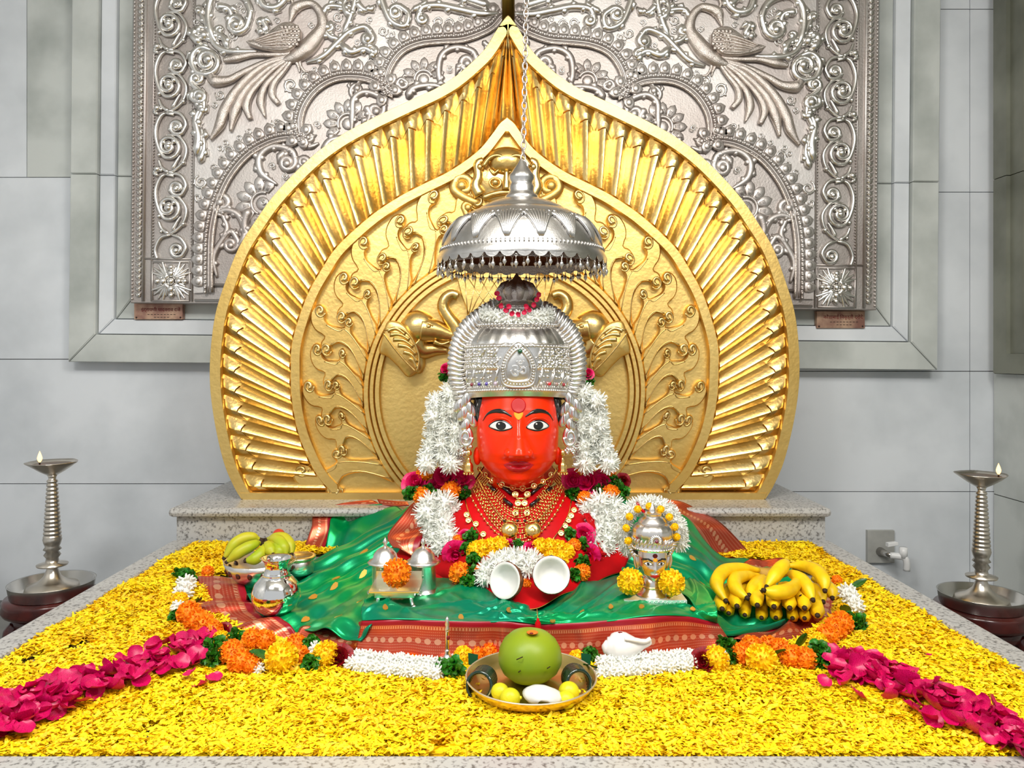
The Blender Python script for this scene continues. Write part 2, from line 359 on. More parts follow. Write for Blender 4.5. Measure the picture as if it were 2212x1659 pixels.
# peacocks
def W(l): return [inv(*p) for p in l]
def relief(m, pts, rad, h=14, flat=.8, n=10):
    p = crs(W(pts), 8*len(pts)); r = np.interp(np.linspace(0, 1, len(p)), np.linspace(0, 1, len(rad)), rad)
    return m.tube([qs(x, y, h) for x, y in p], r*KS, n, flat=flat)
pk = []
for s in (0, 1):
    o = (relief(M(), [(630, 54), (634, 42), (640, 26), (655, 17), (678, 15), (696, 36), (700, 64), (684, 90), (664, 112), (640, 128), (612, 138)], [2, 6, 12, 10, 8, 10, 13, 17, 19, 14, 5], 14))
    o = (mirM(o) if s else o).build('peacock', SILVD, sp); pk.append(part(o))
    B = lambda name, m: (mirM(m) if s else m).build(name, SILVD, o)
    wg = M(); wing = crs(W([(656, 78), (645, 64), (622, 60), (600, 72), (572, 92), (541, 101), (565, 113), (600, 120), (632, 118), (650, 102)]), 50, True)
    wg.prism(wing, qs, 10, 30, 2.5)
    for j in range(6):
        a = .15+.13*j; relief(wg, [(640-8*j*.2, 74+8*j), (600, 84+6*j), (556+4*j, 100+2.5*j)], [2.4, 3, 1.5], 30, 1, 6)
    for i in range(5):
        for j in range(5): wg.ball(qs(*inv(617+8*i+(j % 2)*4, 71+9*j), 30), (4.6*KS, 2*KS, 4.6*KS), 6, 4)
    B('wing', wg)
    for pts, rd in (([(632, 122), (590, 124), (550, 124), (515, 131), (488, 136)], [5, 5, 6, 9, 5]),
                    ([(632, 126), (579, 140), (530, 162), (500, 178), (470, 180), (459, 168)], [5, 6, 7, 9, 13, 9]),
                    ([(630, 128), (570, 150), (520, 195), (492, 240), (480, 275), (460, 306)], [5, 7, 9, 12, 11, 3]),
                    ([(630, 130), (582, 156), (535, 200), (513, 245), (503, 288)], [5, 6, 8, 12, 3]),
                    ([(630, 132), (595, 155), (553, 198), (537, 232), (545, 262)], [5, 5, 7, 9, 6]),
                    ([(632, 134), (605, 160), (577, 192), (568, 226), (577, 258)], [4, 5, 7, 10, 2]),
                    ([(634, 136), (618, 158), (596, 185), (592, 210), (606, 229)], [4, 5, 7, 8, 6])):
        B('tail_feather', relief(M(), pts, rd, 15))
    lg = M(); relief(lg, [(650, 130), (652, 145), (660, 158), (668, 160)], [5, 3, 3, 2], 12); relief(lg, [(640, 132), (648, 150), (650, 160)], [5, 3, 2], 12); B('leg', lg)
    cr = M(); relief(cr, [(640, 20), (634, 5), (640, -12)], [4, 3, 3], 12); B('crest', cr)
# vines in the field and inside the arch lobes
VN = [([(436, 300), (430, 270), (445, 235), (440, 205), (424, 190)], 5, 5, (432, 176, 1.2)), ([(470, 118), (440, 108), (420, 128), (428, 158), (452, 166)], 6, 6, (452, 138, 1.4)),
      ([(560, 116), (500, 116), (468, 100), (452, 62), (440, 36)], 6, 4, (434, 28, .9)), ([(480, 108), (462, 78), (455, 40), (462, 4), (490, -16), (530, 0), (545, 30), (540, 55)], 7, 6, (516, 55, 1.3)),
      ([(430, 340), (434, 300), (428, 262), (440, 236)], 9, 5, None), ([(436, 355), (446, 320), (440, 280)], 7, 3, None), ([(424, 196), (420, 216), (440, 226)], 6, 6, (434, 212, 1.1)),
      ([(560, -20), (572, 16), (600, 22), (620, 2), (618, -24)], 7, 6, None), ([(470, 20), (500, 26), (505, 60)], 8, 3, None), ([(498, 112), (488, 88), (474, 76)], 7, 4, (480, 70, .8)),
      ([(560, 60), (570, 50), (580, 68), (568, 74)], 7, 5, None), ([(440, 100), (424, 84), (430, 70), (446, 82)], 8, 6, None),
      ([(664, 140), (700, 128), (730, 100), (756, 76), (790, 64), (806, 80)], 6, 6, (796, 88, 1.3)), ([(738, 92), (716, 84), (704, 66), (716, 56)], 6, 5, (712, 66, .8)), ([(735, 96), (760, 118), (790, 110), (812, 122)], 8, 4, (806, 114, .8)),
      ([(744, 80), (760, 40), (770, 0), (766, -30)], 6, 5, None), ([(760, 44), (745, 20), (750, 0), (740, -20)], 7, 3, None), ([(770, 10), (790, 28), (800, 20)], 7, 3, None), ([(780, -30), (820, -18), (828, 10), (846, 50), (876, 62), (884, 36), (866, 20)], 6, 6, (858, 34, 1.2)),
      ([(700, 40), (712, 20), (745, 22), (764, 34)], 6, 4, None), ([(1076, 34), (1040, 36), (990, 26), (950, 18), (915, 22), (905, 40)], 8, 5, (915, 46, 1.1)), ([(1060, 20), (1010, 4), (960, -10)], 9, 6, None), ([(1050, 10), (1010, -12)], 8, 5, None),
      ([(890, 30), (920, 10), (900, -8)], 6, 3, None), ([(620, 10), (600, -6), (590, -24)], 8, 6, None)]
for pts, a, b, c in VN: both('vine_scroll', vs_(M(), pts, a*1.35, b*1.25, c, 12, True), SILVB, sp)
VI = [([(470, 600), (462, 560), (478, 525), (500, 500), (515, 520)], 6, 5, (500, 528, 1.3)), ([(480, 520), (492, 495), (484, 470), (476, 455)], 6, 4, None), ([(505, 545), (530, 510), (520, 470), (495, 455), (470, 460)], 7, 6, (482, 440, 1.2)),
      ([(600, 400), (566, 375), (562, 340), (590, 318), (630, 326), (640, 350)], 7, 6, (622, 352, 1.3)), ([(600, 345), (618, 330), (606, 356)], 8, 3, None), ([(560, 345), (548, 330), (552, 318)], 6, 4, (556, 328, .8)), ([(640, 400), (648, 370), (668, 356)], 7, 5, (656, 352, 1.1)),
      ([(540, 450), (530, 490), (550, 540)], 9, 6, None), ([(760, 290), (762, 250), (765, 215), (790, 200), (826, 214), (830, 236)], 6, 6, (812, 240, 1.2)), ([(762, 215), (758, 196), (768, 185), (778, 190)], 4, 5, (772, 194, .9)), ([(690, 310), (668, 318), (660, 300), (672, 292)], 5, 4, (668, 300, .8)),
      ([(700, 330), (715, 305), (760, 296)], 8, 5, None), ([(790, 230), (800, 250), (790, 270)], 8, 4, None), ([(960, 200), (948, 160), (955, 120), (985, 104), (1020, 112), (1030, 130)], 6, 6, (1010, 136, 1.3)), ([(870, 200), (858, 185), (866, 172), (880, 178)], 4, 4, (868, 182, .8)),
      ([(880, 215), (895, 192), (940, 186), (975, 200)], 8, 4, None), ([(985, 150), (1002, 140), (990, 165)], 7, 3, None), ([(1042, 90), (1056, 100), (1070, 92)], 5, 4, None)]
for pts, a, b, c in VI: both('vine_scroll', vs_(M(), pts, a*1.35, b*1.25, c, 2, True), SILV, sp)
# small curled tendrils filling the ground between the larger scrolls
from_gold = np.array([(524, 1077), (460, 860), (470, 671), (518, 537), (597, 420), (731, 299), (886, 220), (1016, 141), (1096, 36)])
occ = [(x, y, 9) for pts, *_ in VN+VI for x, y in crs(pts, 24)]+[(c[0], c[1], 14) for *_, c in VN+VI if c]
for pts, r_ in (([(630, 54), (655, 17), (696, 36), (700, 64), (664, 112), (640, 128)], 20), ([(645, 75), (600, 92), (541, 101)], 30), ([(632, 122), (550, 124), (488, 136)], 11), ([(630, 126), (530, 162), (459, 172)], 16), ([(630, 128), (520, 195), (480, 275), (460, 306)], 17), ([(630, 130), (535, 200), (503, 288)], 15), ([(630, 132), (553, 198), (545, 262)], 13), ([(632, 134), (577, 192), (577, 258)], 13), ([(634, 136), (596, 185), (606, 229)], 13)): occ += [(x, y, r_) for x, y in crs(pts, 16)]
occ += [(x, y, 34) for x, y in (full[:len(full)//2:2])]+[(568+40*cos(a), 440+40*sin(a), 30) for a in np.linspace(1.9, 5, 8)]+[(752+36*cos(a), 268+36*sin(a), 26) for a in np.linspace(2.6, 5.8, 8)]+[(915+30*cos(a), 172+30*sin(a), 24) for a in np.linspace(2.9, 6, 8)]
rt = random.Random(11); cnt = 0
for Rr, tries in ((24, 400), (17, 700), (12, 1200), (8, 1500)):
    for _ in range(tries):
        x = rt.uniform(428, 1075); y = rt.uniform(-30, 640); i = np.searchsorted(-from_gold[:, 1], -y)
        gx_ = np.interp(y, from_gold[::-1, 1], from_gold[::-1, 0])
        if x > gx_-2 and y > 36: continue
        if min((x-a)**2+(y-b)**2-(Rr+c*.8)**2 for a, b, c in occ) < 0: continue
        occ.append((x, y, Rr*1.02)); a0 = rt.uniform(0, 6.28); s = rt.choice((-1, 1)); k_ = 16
        pts = [(x+Rr*.95*(1-.72*t)*cos(a0+s*7.2*t), y+Rr*.95*(1-.72*t)*sin(a0+s*7.2*t)) for t in np.linspace(0, 1, k_)]
        m = M(); m.tube([qs(*inv(*p), 9) for p in pts], np.interp(np.linspace(0, 1, k_), [0, .3, 1], [.08, .2, .15])*Rr*KS, 6); m.ball(qs(*inv(*pts[-1]), 10), Rr*.2*KS, 7, 5)
        for j in (3, 6): m.tube([qs(*inv(*pts[j]), 9), qs(*inv(x+(pts[j][0]-x)*1.45, y+(pts[j][1]-y)*1.45), 8)], [Rr*.2*KS, Rr*.06*KS], 6)
        both('curled_tendril', m, SILVB, sp); cnt += 1
for cx, cy, R, a0, a1, n in ((568, 440, 60, 110, 290, 7), (752, 268, 54, 150, 330, 7), (915, 172, 48, 170, 340, 6)):
    for j in range(n):
        a = math.radians(a0+(a1-a0)*j/(n-1)); c = np.array(inv(cx, cy)); u = np.array([cos(a), sin(a)]); t = np.array([-u[1], u[0]])
        f = lambda x, y, h: qs(*(c+x*t+y*u), h)
        m = M().prism([(-5, R*.42), (-R*.2, R*.7), (-R*.14, R*.88), (0, R), (R*.14, R*.88), (R*.2, R*.7), (5, R*.42)], f, 0, 5, 2)
        for s in (-3, 0, 3): m.tube([f(s*.6, R*.48, 5), f(s, R*.7, 5.5)], .8*KS, 4)
        both('lotus_petal', m, SILV, sp)
    m = M(); p = [(cx+R*.4*cos(a), cy+R*.4*sin(a)) for a in np.linspace(math.radians(a0), math.radians(a1), 20)]
    m.tube([qs(*inv(*x), 2) for x in p], 4*KS, 6); m.ball(qs(*inv(cx, cy), 1), (R*.25*KS, 4*KS, R*.25*KS), 10, 6); both('lotus_heart', m, SILV, sp)
# donors' plaques
COPPER = mat('copper_plate', lin(206, 172, 146), .6, .4, lin(148, 108, 96), 14)
INK = mat('dark_red_enamel', lin(120, 22, 18), 0, .5)
INK2 = mat('black_enamel', lin(60, 40, 34), 0, .5)
def text(body, loc, size, mt, parent, name='lettering', ext=.0008, align='CENTER', rot=(PI/2, 0, 0), bev=0):
    c = bpy.data.curves.new(name, 'FONT'); c.body = body; c.size = size; c.align_x = align; c.extrude = ext
    c.materials.append(mt); o = bpy.data.objects.new(name, c); COL.objects.link(o); o.location = loc; o.rotation_euler = rot
    c.bevel_depth = bev; bpy.context.view_layer.update(); dg = bpy.context.evaluated_depsgraph_get(); me = bpy.data.meshes.new_from_object(o.evaluated_get(dg)); mwx = o.matrix_world.copy(); bpy.data.objects.remove(o)
    me.materials.clear(); r = ob(name, me, mt, parent, mwx); return r
for (x0, x1, y0, y1, wd, lb) in ((291, 396, 656, 690, 'इंद्रायणी यादवराव दजे', 'small worn copper plaque with dark red lettering below the left silver corner'), (1763, 1867, 672, 709, 'कोंडाबाई िनवृत्ती दरोदे', 'small tarnished copper plaque with dark red lettering below the right silver corner')):
    q = Q(3.90); b = q((x0+x1)/2, y1); pl = thing('donor_plaque', lb, 'plaque', b)
    M().prism([(x0, y0), (x1, y0), (x1, y1), (x0, y1)], q, -8, 3, .8).build('plate', COPPER, pl, False)
    p = q((x0+x1)/2+5, y0+16.5, 3.3); text(wd, p, .0245, INK, pl)
    m = M()
    for yy, n in ((23, 9), (29, 5)):
        for j in range(n):
            xx = (x0+x1)/2+8+(j-n/2)*7; m.prism([(xx, y0+yy), (xx+4.5, y0+yy), (xx+4.5, y0+yy+1.3), (xx, y0+yy+1.3)], q, 2.5, 3.4)
    m.build('small_print', INK2, pl, False)['kind'] = 'stuff'
    m = M()
    for xx in (x0+5, x1-5):
        m.ball(q(xx, y1-4, 3), 2.2*3.9/F, 6, 4)
    m.build('screw', INK2, pl)
# ---------- gold backplate ----------
D_G = 3.37; KG = D_G/F; qg0 = Q(D_G)
def axs(y): return 1087.5+(1060-y)*.0098
def qg(x, y, h=0): return qg0(x+axs(y)-1090, y, h)          # x measured about 1090, axis leaning slightly
def toax(l): return [(x-axs(y)+1090, y) for x, y in l]
OL = crs(toax([(524, 1077), (508, 1050), (487, 1000), (470, 930), (459, 860), (456, 800), (460, 734), (470, 671), (490, 608), (518, 537), (554, 479), (597, 420), (668, 347), (731, 299), (800, 261), (886, 220), (940, 195), (980, 171), (1016, 141), (1046, 111), (1070, 73), (1084, 52), (1096, 36)]), 260)
BL = crs(toax([(718, 1062), (690, 1030), (668, 990), (645, 930), (632, 860), (630, 800), (632, 747), (647, 689), (668, 633), (696, 583), (731, 532), (800, 469), (862, 427), (913, 400), (975, 369), (1032, 328), (1064, 290), (1080, 268), (1097, 255)]), 260)
OL[-1, 0] = BL[-1, 0] = 1090
OL = resamp(OL, 261); BL = resamp(BL, 261)
OI = offs(OL, -1*-25) ; OI = offs(OL, 25) if offs(OL, 25)[100, 0] > OL[100, 0] else offs(OL, -25)
OI[-1, 0] = 1090; OI = OI[OI[:, 0] <= 1090.01]; OI = resamp(np.concatenate([OI, [[1090, 92]]]), 261)
OI[0, 1] = 1062
BI = offs(BL, 22) if offs(BL, 22)[100, 0] > BL[100, 0] else offs(BL, -22)
BI = BI[BI[:, 0] <= 1088]; BI = resamp(np.concatenate([BI, [[1090, 290]]]), 261); BI[0, 1] = 1062
gp = thing('gold_backplate', 'tall pointed gold leaf backplate with radiating ribs and elephants behind the statue', 'backplate', qg(1090, 1078))
mg = lambda p: np.stack([2180-p[:, 0], p[:, 1]], 1)
def loop(p): return np.concatenate([p, mg(p)[::-1][1:]])
O, OI_, B_, BI_ = loop(OL), loop(OI), loop(BL), loop(BI)
def strip(A, B, rows):
    """rows: (t, h) across from A to B"""
    m = M(); V = [qg(*(A[i]*(1-t)+B[i]*t), h) for (t, h) in rows for i in range(len(A))]; m.grid(V, len(A), len(rows)); m.f = [f[::-1] for f in m.f]; return m
M().prism([tuple(p) for p in O[::2]], qg, -40, -6).build('back_panel', GOLDF, gp, False)
strip(O, OI_, ((0, -42), (0, 8), (.06, 11), (.94, 11), (1, 8), (1, -6))).build('rim', GOLDF, gp, angle=40)
strip(B_, BI_, ((0, -6), (0, 9), (.08, 12), (.92, 12), (1, 9), (1, -8))).build('inner_band', GOLDF, gp, angle=40)
M().prism([(524, 1062), (1656, 1062), (1650, 1079), (530, 1079)], qg, -42, 12, 2).build('base_rail', GOLDF, gp, False)
N = 30; si = np.linspace(0, 1, N+1)
def at(p, s):
    s = np.clip(s, 0, 1)*260; return np.array([np.interp(s, np.arange(261), p[:, 0]), np.interp(s, np.arange(261), p[:, 1])])
for sd in (0, 1):
    for i in range(N):
        s0, s1 = si[i], si[i+1]; m = M(); cols = []
        for c, hh, te in ((0, -4, .27), (.06, -1, .265), (.22, 8, .225), (.40, 13, .185), (.55, 11, .2), (.8, 3, .25), (1, -4, .27)):
            s = s0+(s1-s0)*c; a = at(OI, s); b = at(BL, s); col = []
            ed = te > .24
            for t, f in ((.0, -.1), (.015, .25), (te*.55, .85), (te-.012, .62 if not ed else 1), (te, -.1 if not ed else .6), (te+.012, 1.0), (.7, 1), (.985, .9), (1, .3)):
                pt = a*(1-t)+b*t; x = pt[0] if not sd else 2180-pt[0]; col.append(qg(x, pt[1], hh*f if hh > 0 else hh))
            cols.append(col)
        m.grid([cols[c][r] for r in range(9) for c in range(7)], 7, 9)
        if not sd: pass
        else: m.f = [f[::-1] for f in m.f]
        m.build('rib', GOLD, gp, True, angle=32)
# inner ring and recessed disc
RC = (1090, 847)
def ringpts(r, a0=0, a1=360, n=120): return [(RC[0]+r*cos(math.radians(a)), RC[1]-r*sin(math.radians(a))) for a in np.linspace(a0, a1, n)]
for r0, r1, h in ((304, 292, 8), (291, 281, 9), (280, 268, 8)):
    a = np.array(ringpts(r0, -45, 225)); b = np.array(ringpts(r1, -45, 225)); m = M()
    m.grid([qg(*(a[i]*(1-t)+b[i]*t), hh) for t, hh in ((0, -6), (.04, h-2), (.15, h), (.85, h), (.96, h-2), (1, -6)) for i in range(120)], 120, 6)
    m.build('ring_moulding', GOLDF, gp, angle=40)
# acanthus leaves between ring and band
LEAF = [(784, 813), (760, 795), (741, 780), (739, 768), (731, 755), (721, 762), (722, 775), (705, 777), (690, 777), (680, 771), (679, 760), (668, 749), (654, 754), (646, 768), (650, 784), (663, 795), (684, 800), (679, 812), (683, 826), (695, 832), (706, 822), (703, 812), (720, 804), (745, 812), (765, 831), (784, 858)]
LF = [((784-x)/137, (835-y)/80) for x, y in crs(LEAF, 70, True)]
def bandgap(a):
    u = np.array([cos(a), -sin(a)]); best = 999
    for p in BI_[::2]:
        d = p-np.array(RC); r = d@u
        if r > 0 and abs(d[0]*u[1]-d[1]*u[0]) < 6: best = min(best, r)
    return best
angs = [math.radians(a) for a in np.linspace(-34, 76, 11)]
for sd in (0, 1):
    for i, a in enumerate(angs):
        gap = min(bandgap(PI-a), 500)-304; gap = min(gap*.98, 175)*(1 if i % 2 == 0 else .88)
        aa = PI-a; u = np.array([cos(aa), -sin(aa)]); t = np.array([-u[1], u[0]]); t = t if t@np.array([sin(a) , -cos(a)]) > 0 or True else -t
        t = np.array([sin(a), -cos(a)])
        lean = .12+.30*max(0, i-3)/7
        c0 = np.array(RC)+304*u; sc = 100*(1+.1*max(0, i-5)/5)
        def f(x, y, h):
            p = c0+u*x*gap+t*(y*sc+lean*x*x*gap*.6); px = p[0] if not sd else 2180-p[0]; return qg(px, p[1], h)
        m = M().prism(LF, f, -6, 8, .028); o = part(m.build('acanthus_leaf', GOLDF, gp, angle=28))
        k = M()
        for cx, cy, r in ((731, 764, 9), (666, 760, 12), (694, 820, 12)):
            sp_ = [((784-(cx+r*(1-.75*z)*cos(z*8))) / 137, (835-(cy+r*(1-.75*z)*sin(z*8)))/80) for z in np.linspace(0, 1, 22)]
            M().tube([f(x, y, 8) for x, y in sp_], [3.6*KG*(.4+1.1*j/21) for j in range(22)], 6).build('leaf_curl', GOLD, o)
        for ln in ([(700, 812), (722, 800), (750, 812), (784, 850)], [(724, 778), (738, 784), (760, 800), (784, 822)], [(684, 780), (712, 784), (722, 778)]):
            M().tube([f((784-x)/137, (835-y)/80, 8) for x, y in crs(ln, 12)], 1.5*KG, 5).build('leaf_vein', GOLD, o)
        pass
# elephants
for sd in (0, 1):
    S = lambda x, y: (x if not sd else 2180-x, y)
    X = lambda x, y: S(x-axs(y)+1090, y)
    tb = lambda m, pts, r0, r1, h, n=24: m.tube([qg(x, y, h) for x, y in crs([X(*p) for p in pts], n)], np.linspace(r0, r1, n)*KG, 14)
    eh = M(); eh.ball(qg(*X(904, 709), 0), (39*KG, 30*KG, 39*KG), 28, 18); tb(eh, [(912, 712), (940, 716), (965, 724), (990, 730)], 31, 15, 2); tb(eh, [(898, 745), (915, 757), (940, 756), (968, 758)], 27, 7, 2); eh.ball(qg(*X(904, 780), 0), (15*KG, 16*KG, 28*KG), 16, 12)
    e = part(eh.build('elephant', GOLD, gp))
    def B(name, m, mt=GOLD): return m.build(name, mt, e)
    B('trunk', tb(M(), [(990, 726), (984, 706), (968, 684), (958, 664), (962, 646), (976, 636), (990, 640)], 17, 10, 6, 40))
    ear = crs([X(*p) for p in [(842, 696), (866, 697), (884, 711), (898, 735), (908, 765), (907, 795), (898, 808), (883, 813), (862, 790), (842, 771), (824, 760), (831, 726)]], 60, True)
    B('ear', M().prism([tuple(p) for p in ear], qg, 0, 33, 5), GOLDF)
    for p in ([(842, 716), (860, 711), (880, 724)], [(847, 724), (868, 724), (889, 735)], [(854, 734), (876, 736), (897, 750)], [(864, 746), (884, 750), (903, 766)], [(876, 760), (892, 766), (905, 781)], [(888, 774), (897, 780), (904, 794)]): B('ear_fold', tb(M(), p, 5, 3.4, 32, 12))
    B('ear_rim', tb(M(), [(833, 720), (856, 752), (880, 780), (902, 802)], 2.2, 2.2, 33)); B('ear_rim', tb(M(), [(835, 714), (864, 709), (886, 722), (902, 748), (909, 775), (904, 802)], 2.4, 2.4, 33))
    B('tusk', tb(M(), [(940, 738), (956, 744), (974, 738)], 5, 1.5, 20, 12))
    ey = M(); ey.ball(qg(*X(928, 706), 27), (6*KG, 4*KG, 4*KG), 12, 8); B('eye', ey); B('eyelid', tb(M(), [(918, 704), (928, 699), (938, 705)], 1.8, 1.8, 27, 10))
# kalash relief behind the crown
m = M(); kp = [(985, 600), (1195, 600), (1185, 640), (1165, 690), (1015, 690), (995, 640)]
m.prism([(x, y) for x, y in kp], qg, -6, 9, 3); o = part(m.build('pot_relief', GOLDF, gp, False)); m = M()
for j in range(-2, 9):
    for s in (-1, 1):
        a = (1090+s*(-105+j*24), 600); b = (a[0]+s*60, 690)
        if 985 < a[0] < 1195: m.tube([qg(a[0], a[1], 9), qg(np.clip(b[0], 1010, 1170), b[1], 9)], 1.3*KG, 5)
m.build('lattice', GOLD, o)
# kirtimukha face
m = M(); m.ball(qg(1090, 352, 2), (46*KG, 30*KG, 34*KG), 24, 14); m.prism([(1028, 360), (1050, 345), (1130, 345), (1152, 360), (1158, 400), (1140, 430), (1115, 445), (1065, 445), (1040, 430), (1022, 400)], qg, -6, 16, 6)
kf = part(m.build('lion_face', GOLD, gp)); 
for s in (-1, 1):
    m = M(); m.tube([qg(1090+s*x, y, 26) for x, y in crs([(0, 352), (18, 343), (36, 348), (50, 366)], 16)], 5*KG, 8); m.build('brow', GOLD, kf)
    m = M(); m.ball(qg(1090+s*24, 400, 24), 9*KG, 12, 8); m.tube([qg(1090+s*24+12*cos(a), 400+10*sin(a), 22) for a in np.linspace(0, 2*PI, 16)[:-1]], 3*KG, 6, closed=True); m.build('eye', GOLD, kf)
    m = M(); m.tube([qg(1090+s*x, y, 14) for x, y in crs([(50, 350), (62, 358), (60, 385), (66, 405), (56, 425)], 16)], np.linspace(8, 14, 16)*KG, 8); m.ball(qg(1090+s*57, 366, 20), 8*KG, 8, 6); m.build('cheek', GOLD, kf)
    m = M(); m.tube([qg(1090+s*x, y, 20) for x, y in crs([(4, 378), (16, 372), (28, 380), (36, 370)], 12)], 3*KG, 6); m.build('mane_curl', GOLD, kf)
    # scrolls beside the face
    m = M(); vine(m, [(1090+s*52, 440), (1090+s*78, 434), (1090+s*112, 412), (1090+s*108, 388)], 11, 9, (1090+s*92, 404, .9), qg, 8, False, 4, KG); vine(m, [(1090+s*60, 460), (1090+s*80, 470), (1090+s*92, 450)], 9, 7, (1090+s*82, 448, .8), qg, 8, False, 4, KG)
    m.build('scroll', GOLDF, gp)
M().tube([qg(x, y, 26) for x, y in crs([(1090, 375), (1090, 395), (1090, 415)], 10)], np.linspace(5, 10, 10)*KG, 8).build('nose', GOLD, kf)
M().tube([qg(x, y, 20) for x, y in crs([(1040, 432), (1062, 424), (1090, 420), (1118, 424), (1140, 432)], 16)], 7*KG, 8).build('mouth', GOLD, kf)
# pole rising behind the tip
q = Q(3.5)
po = M(); c = P(1098, 70, 3.6); k = 3.6/F
po.lathe([(14*k, 0), (14*k, .22), (16*k, .225), (16*k, .24), (14*k, .245), (14*k, 1.1)], (c[0], 3.6, c[2]), 20)
tag(po.build('brass_pole', mat('dark_brass', lin(150, 120, 50), 1, .3, lin(70, 52, 20), 3), None), 'dark brass pole rising behind the tip of the gold backplate', 'pole')
# ---------- altar platform, pedestal, petal carpet ----------
ap = thing('altar_platform', 'low speckled grey granite altar platform with raised kerb covered in yellow petals', 'platform', (0, 2.6, -.5))
M().box((-1.35, 1.40, -.5), (1.35, 3.955, -.02)).build('platform_body', GRAN, ap, False)
for s in (-1, 1): M().box((min(s*1.28, s*1.365), 1.385, -.3), (max(s*1.28, s*1.365), 3.16, .014)).build('kerb', GRAN, ap, False, .008)
M().box((-1.279, 1.385, -.3), (1.279, 1.476, .008)).build('kerb', GRAN, ap, False, .006)
pd = thing('granite_pedestal', 'speckled granite step with rounded lip under the gold backplate', 'pedestal', (0, 3.5, 0))
M().box((-1.36, 3.185, -.02), (1.36, 3.945, .108)).build('pedestal_body', GRAN, pd, False)
M().box((-1.385, 3.15, .108), (1.377, 3.95, .146)).build('pedestal_top', GRAN, pd, False, .017)
clothpoly = np.array([G(*p)[:2] for p in [(455, 1245), (445, 1290), (470, 1330), (545, 1370), (640, 1392), (780, 1418), (1000, 1428), (1300, 1428), (1560, 1405), (1720, 1390), (1800, 1330), (1810, 1250), (1640, 1205), (680, 1195)]])
def inside(x, y, poly=clothpoly):
    r = np.zeros(len(x), bool); j = len(poly)-1
    for i in range(len(poly)):
        xi, yi = poly[i]; xj, yj = poly[j]
        c = ((yi > y) != (yj > y)) & (x < (xj-xi)*(y-yi)/(yj-yi+1e-12)+xi); r ^= c; j = i
    return r
NP = 125000
x = rng.uniform(-1.275, 1.275, NP*2); y = 1.479+(3.15-1.479)*rng.uniform(0, 1, NP*2)**1.15
k = ~inside(x, y); k &= (x-P(1147, 1480, 1.765)[0])**2+(y-1.765)**2 > .125**2
for px, py, r in ((170, 1395, .035), (65, 1425, .03), (320, 1580, .02), (740, 1560, .012), (950, 1620, .02), (1560, 1500, .012), (600, 1545, .015)):
    g = G(px, py); k &= ~(((x-g[0])**2+((y-g[1])*.6)**2 < r*r) & (rng.uniform(0, 1, len(x)) < .93))
x = x[k][:NP]; y = y[k][:NP]; n = len(x)
a = rng.uniform(0, 2*PI, n); L = rng.uniform(.014, .027, n); wd = rng.uniform(.0028, .0048, n); tl = rng.normal(0, .32, n); rl = rng.normal(0, .5, n); cv = rng.normal(.12, .12, n)
zz = rng.uniform(.001, .013, n)+.004*np.sin(x*21)*np.sin(y*17)
V = np.empty((n, 7, 3), np.float32)
for i, (t, ww) in enumerate(((-.5, .55), (-.5, -.55), (.05, 1), (.05, -1), (.42, .6), (.42, -.6), (.52, 0))):
    lx = t*L; ly = ww*wd; lz = -(t*t)*cv*L*4*.25+ly*np.sin(rl)+lx*np.sin(tl)
    V[:, i, 0] = x+lx*np.cos(a)-ly*np.sin(a)*np.cos(rl); V[:, i, 1] = y+lx*np.sin(a)+ly*np.cos(a)*np.cos(rl); V[:, i, 2] = np.maximum(zz+lz, -.004)
fb = np.array([[0, 1, 3], [0, 3, 2], [2, 3, 5], [2, 5, 4], [4, 5, 6]])
# layer of pressed petals underneath
gx, gy = 150, 100; GX, GY = np.meshgrid(np.linspace(-1.278, 1.278, gx), np.linspace(1.478, 3.14, gy))
GZ = -.004+rng.uniform(-.003, .003, GX.shape)
ev = np.stack([GX, GY, GZ], -1).reshape(-1, 3)
qf_ = [(i*gx+j, i*gx+j+1, (i+1)*gx+j+1, (i+1)*gx+j) for i in range(gy-1) for j in range(gx-1)]
cent = ev[np.array(qf_)].mean(1); hole = np.zeros(len(qf_), bool)
for px, py, r in ((170, 1395, .028), (65, 1425, .025), (320, 1580, .016)):
    g = G(px, py); hole |= (cent[:, 0]-g[0])**2+((cent[:, 1]-g[1])*.6)**2 < r*r
hole |= inside(cent[:, 0], cent[:, 1]); qf_ = np.array(qf_)[~hole]
me = bpy.data.meshes.new('petal_carpet'); nv = n*7+len(ev); me.vertices.add(nv); me.vertices.foreach_set('co', np.concatenate([V.reshape(-1), ev.astype(np.float32).reshape(-1)]))
tri = (fb[None]+7*np.arange(n)[:, None, None]).reshape(-1); quad = (qf_+n*7).reshape(-1)
me.loops.add(len(tri)+len(quad)); me.loops.foreach_set('vertex_index', np.concatenate([tri, quad]).astype(np.int32))
nt_ = len(tri)//3; nq = len(quad)//4; me.polygons.add(nt_+nq)
me.polygons.foreach_set('loop_start', np.concatenate([np.arange(nt_)*3, nt_*3+np.arange(nq)*4]).astype(np.int32)); me.update(calc_edges=True)
YEL = island(mat('yellow_petal', lin(255, 225, 14), 0, .55, lin(252, 206, 2), 6), .18, .006)
ob('petal_carpet', me, YEL); tag(bpy.data.objects['petal_carpet'], 'loose bright yellow flower petals spread over the altar platform', 'petals', None, 'stuff')
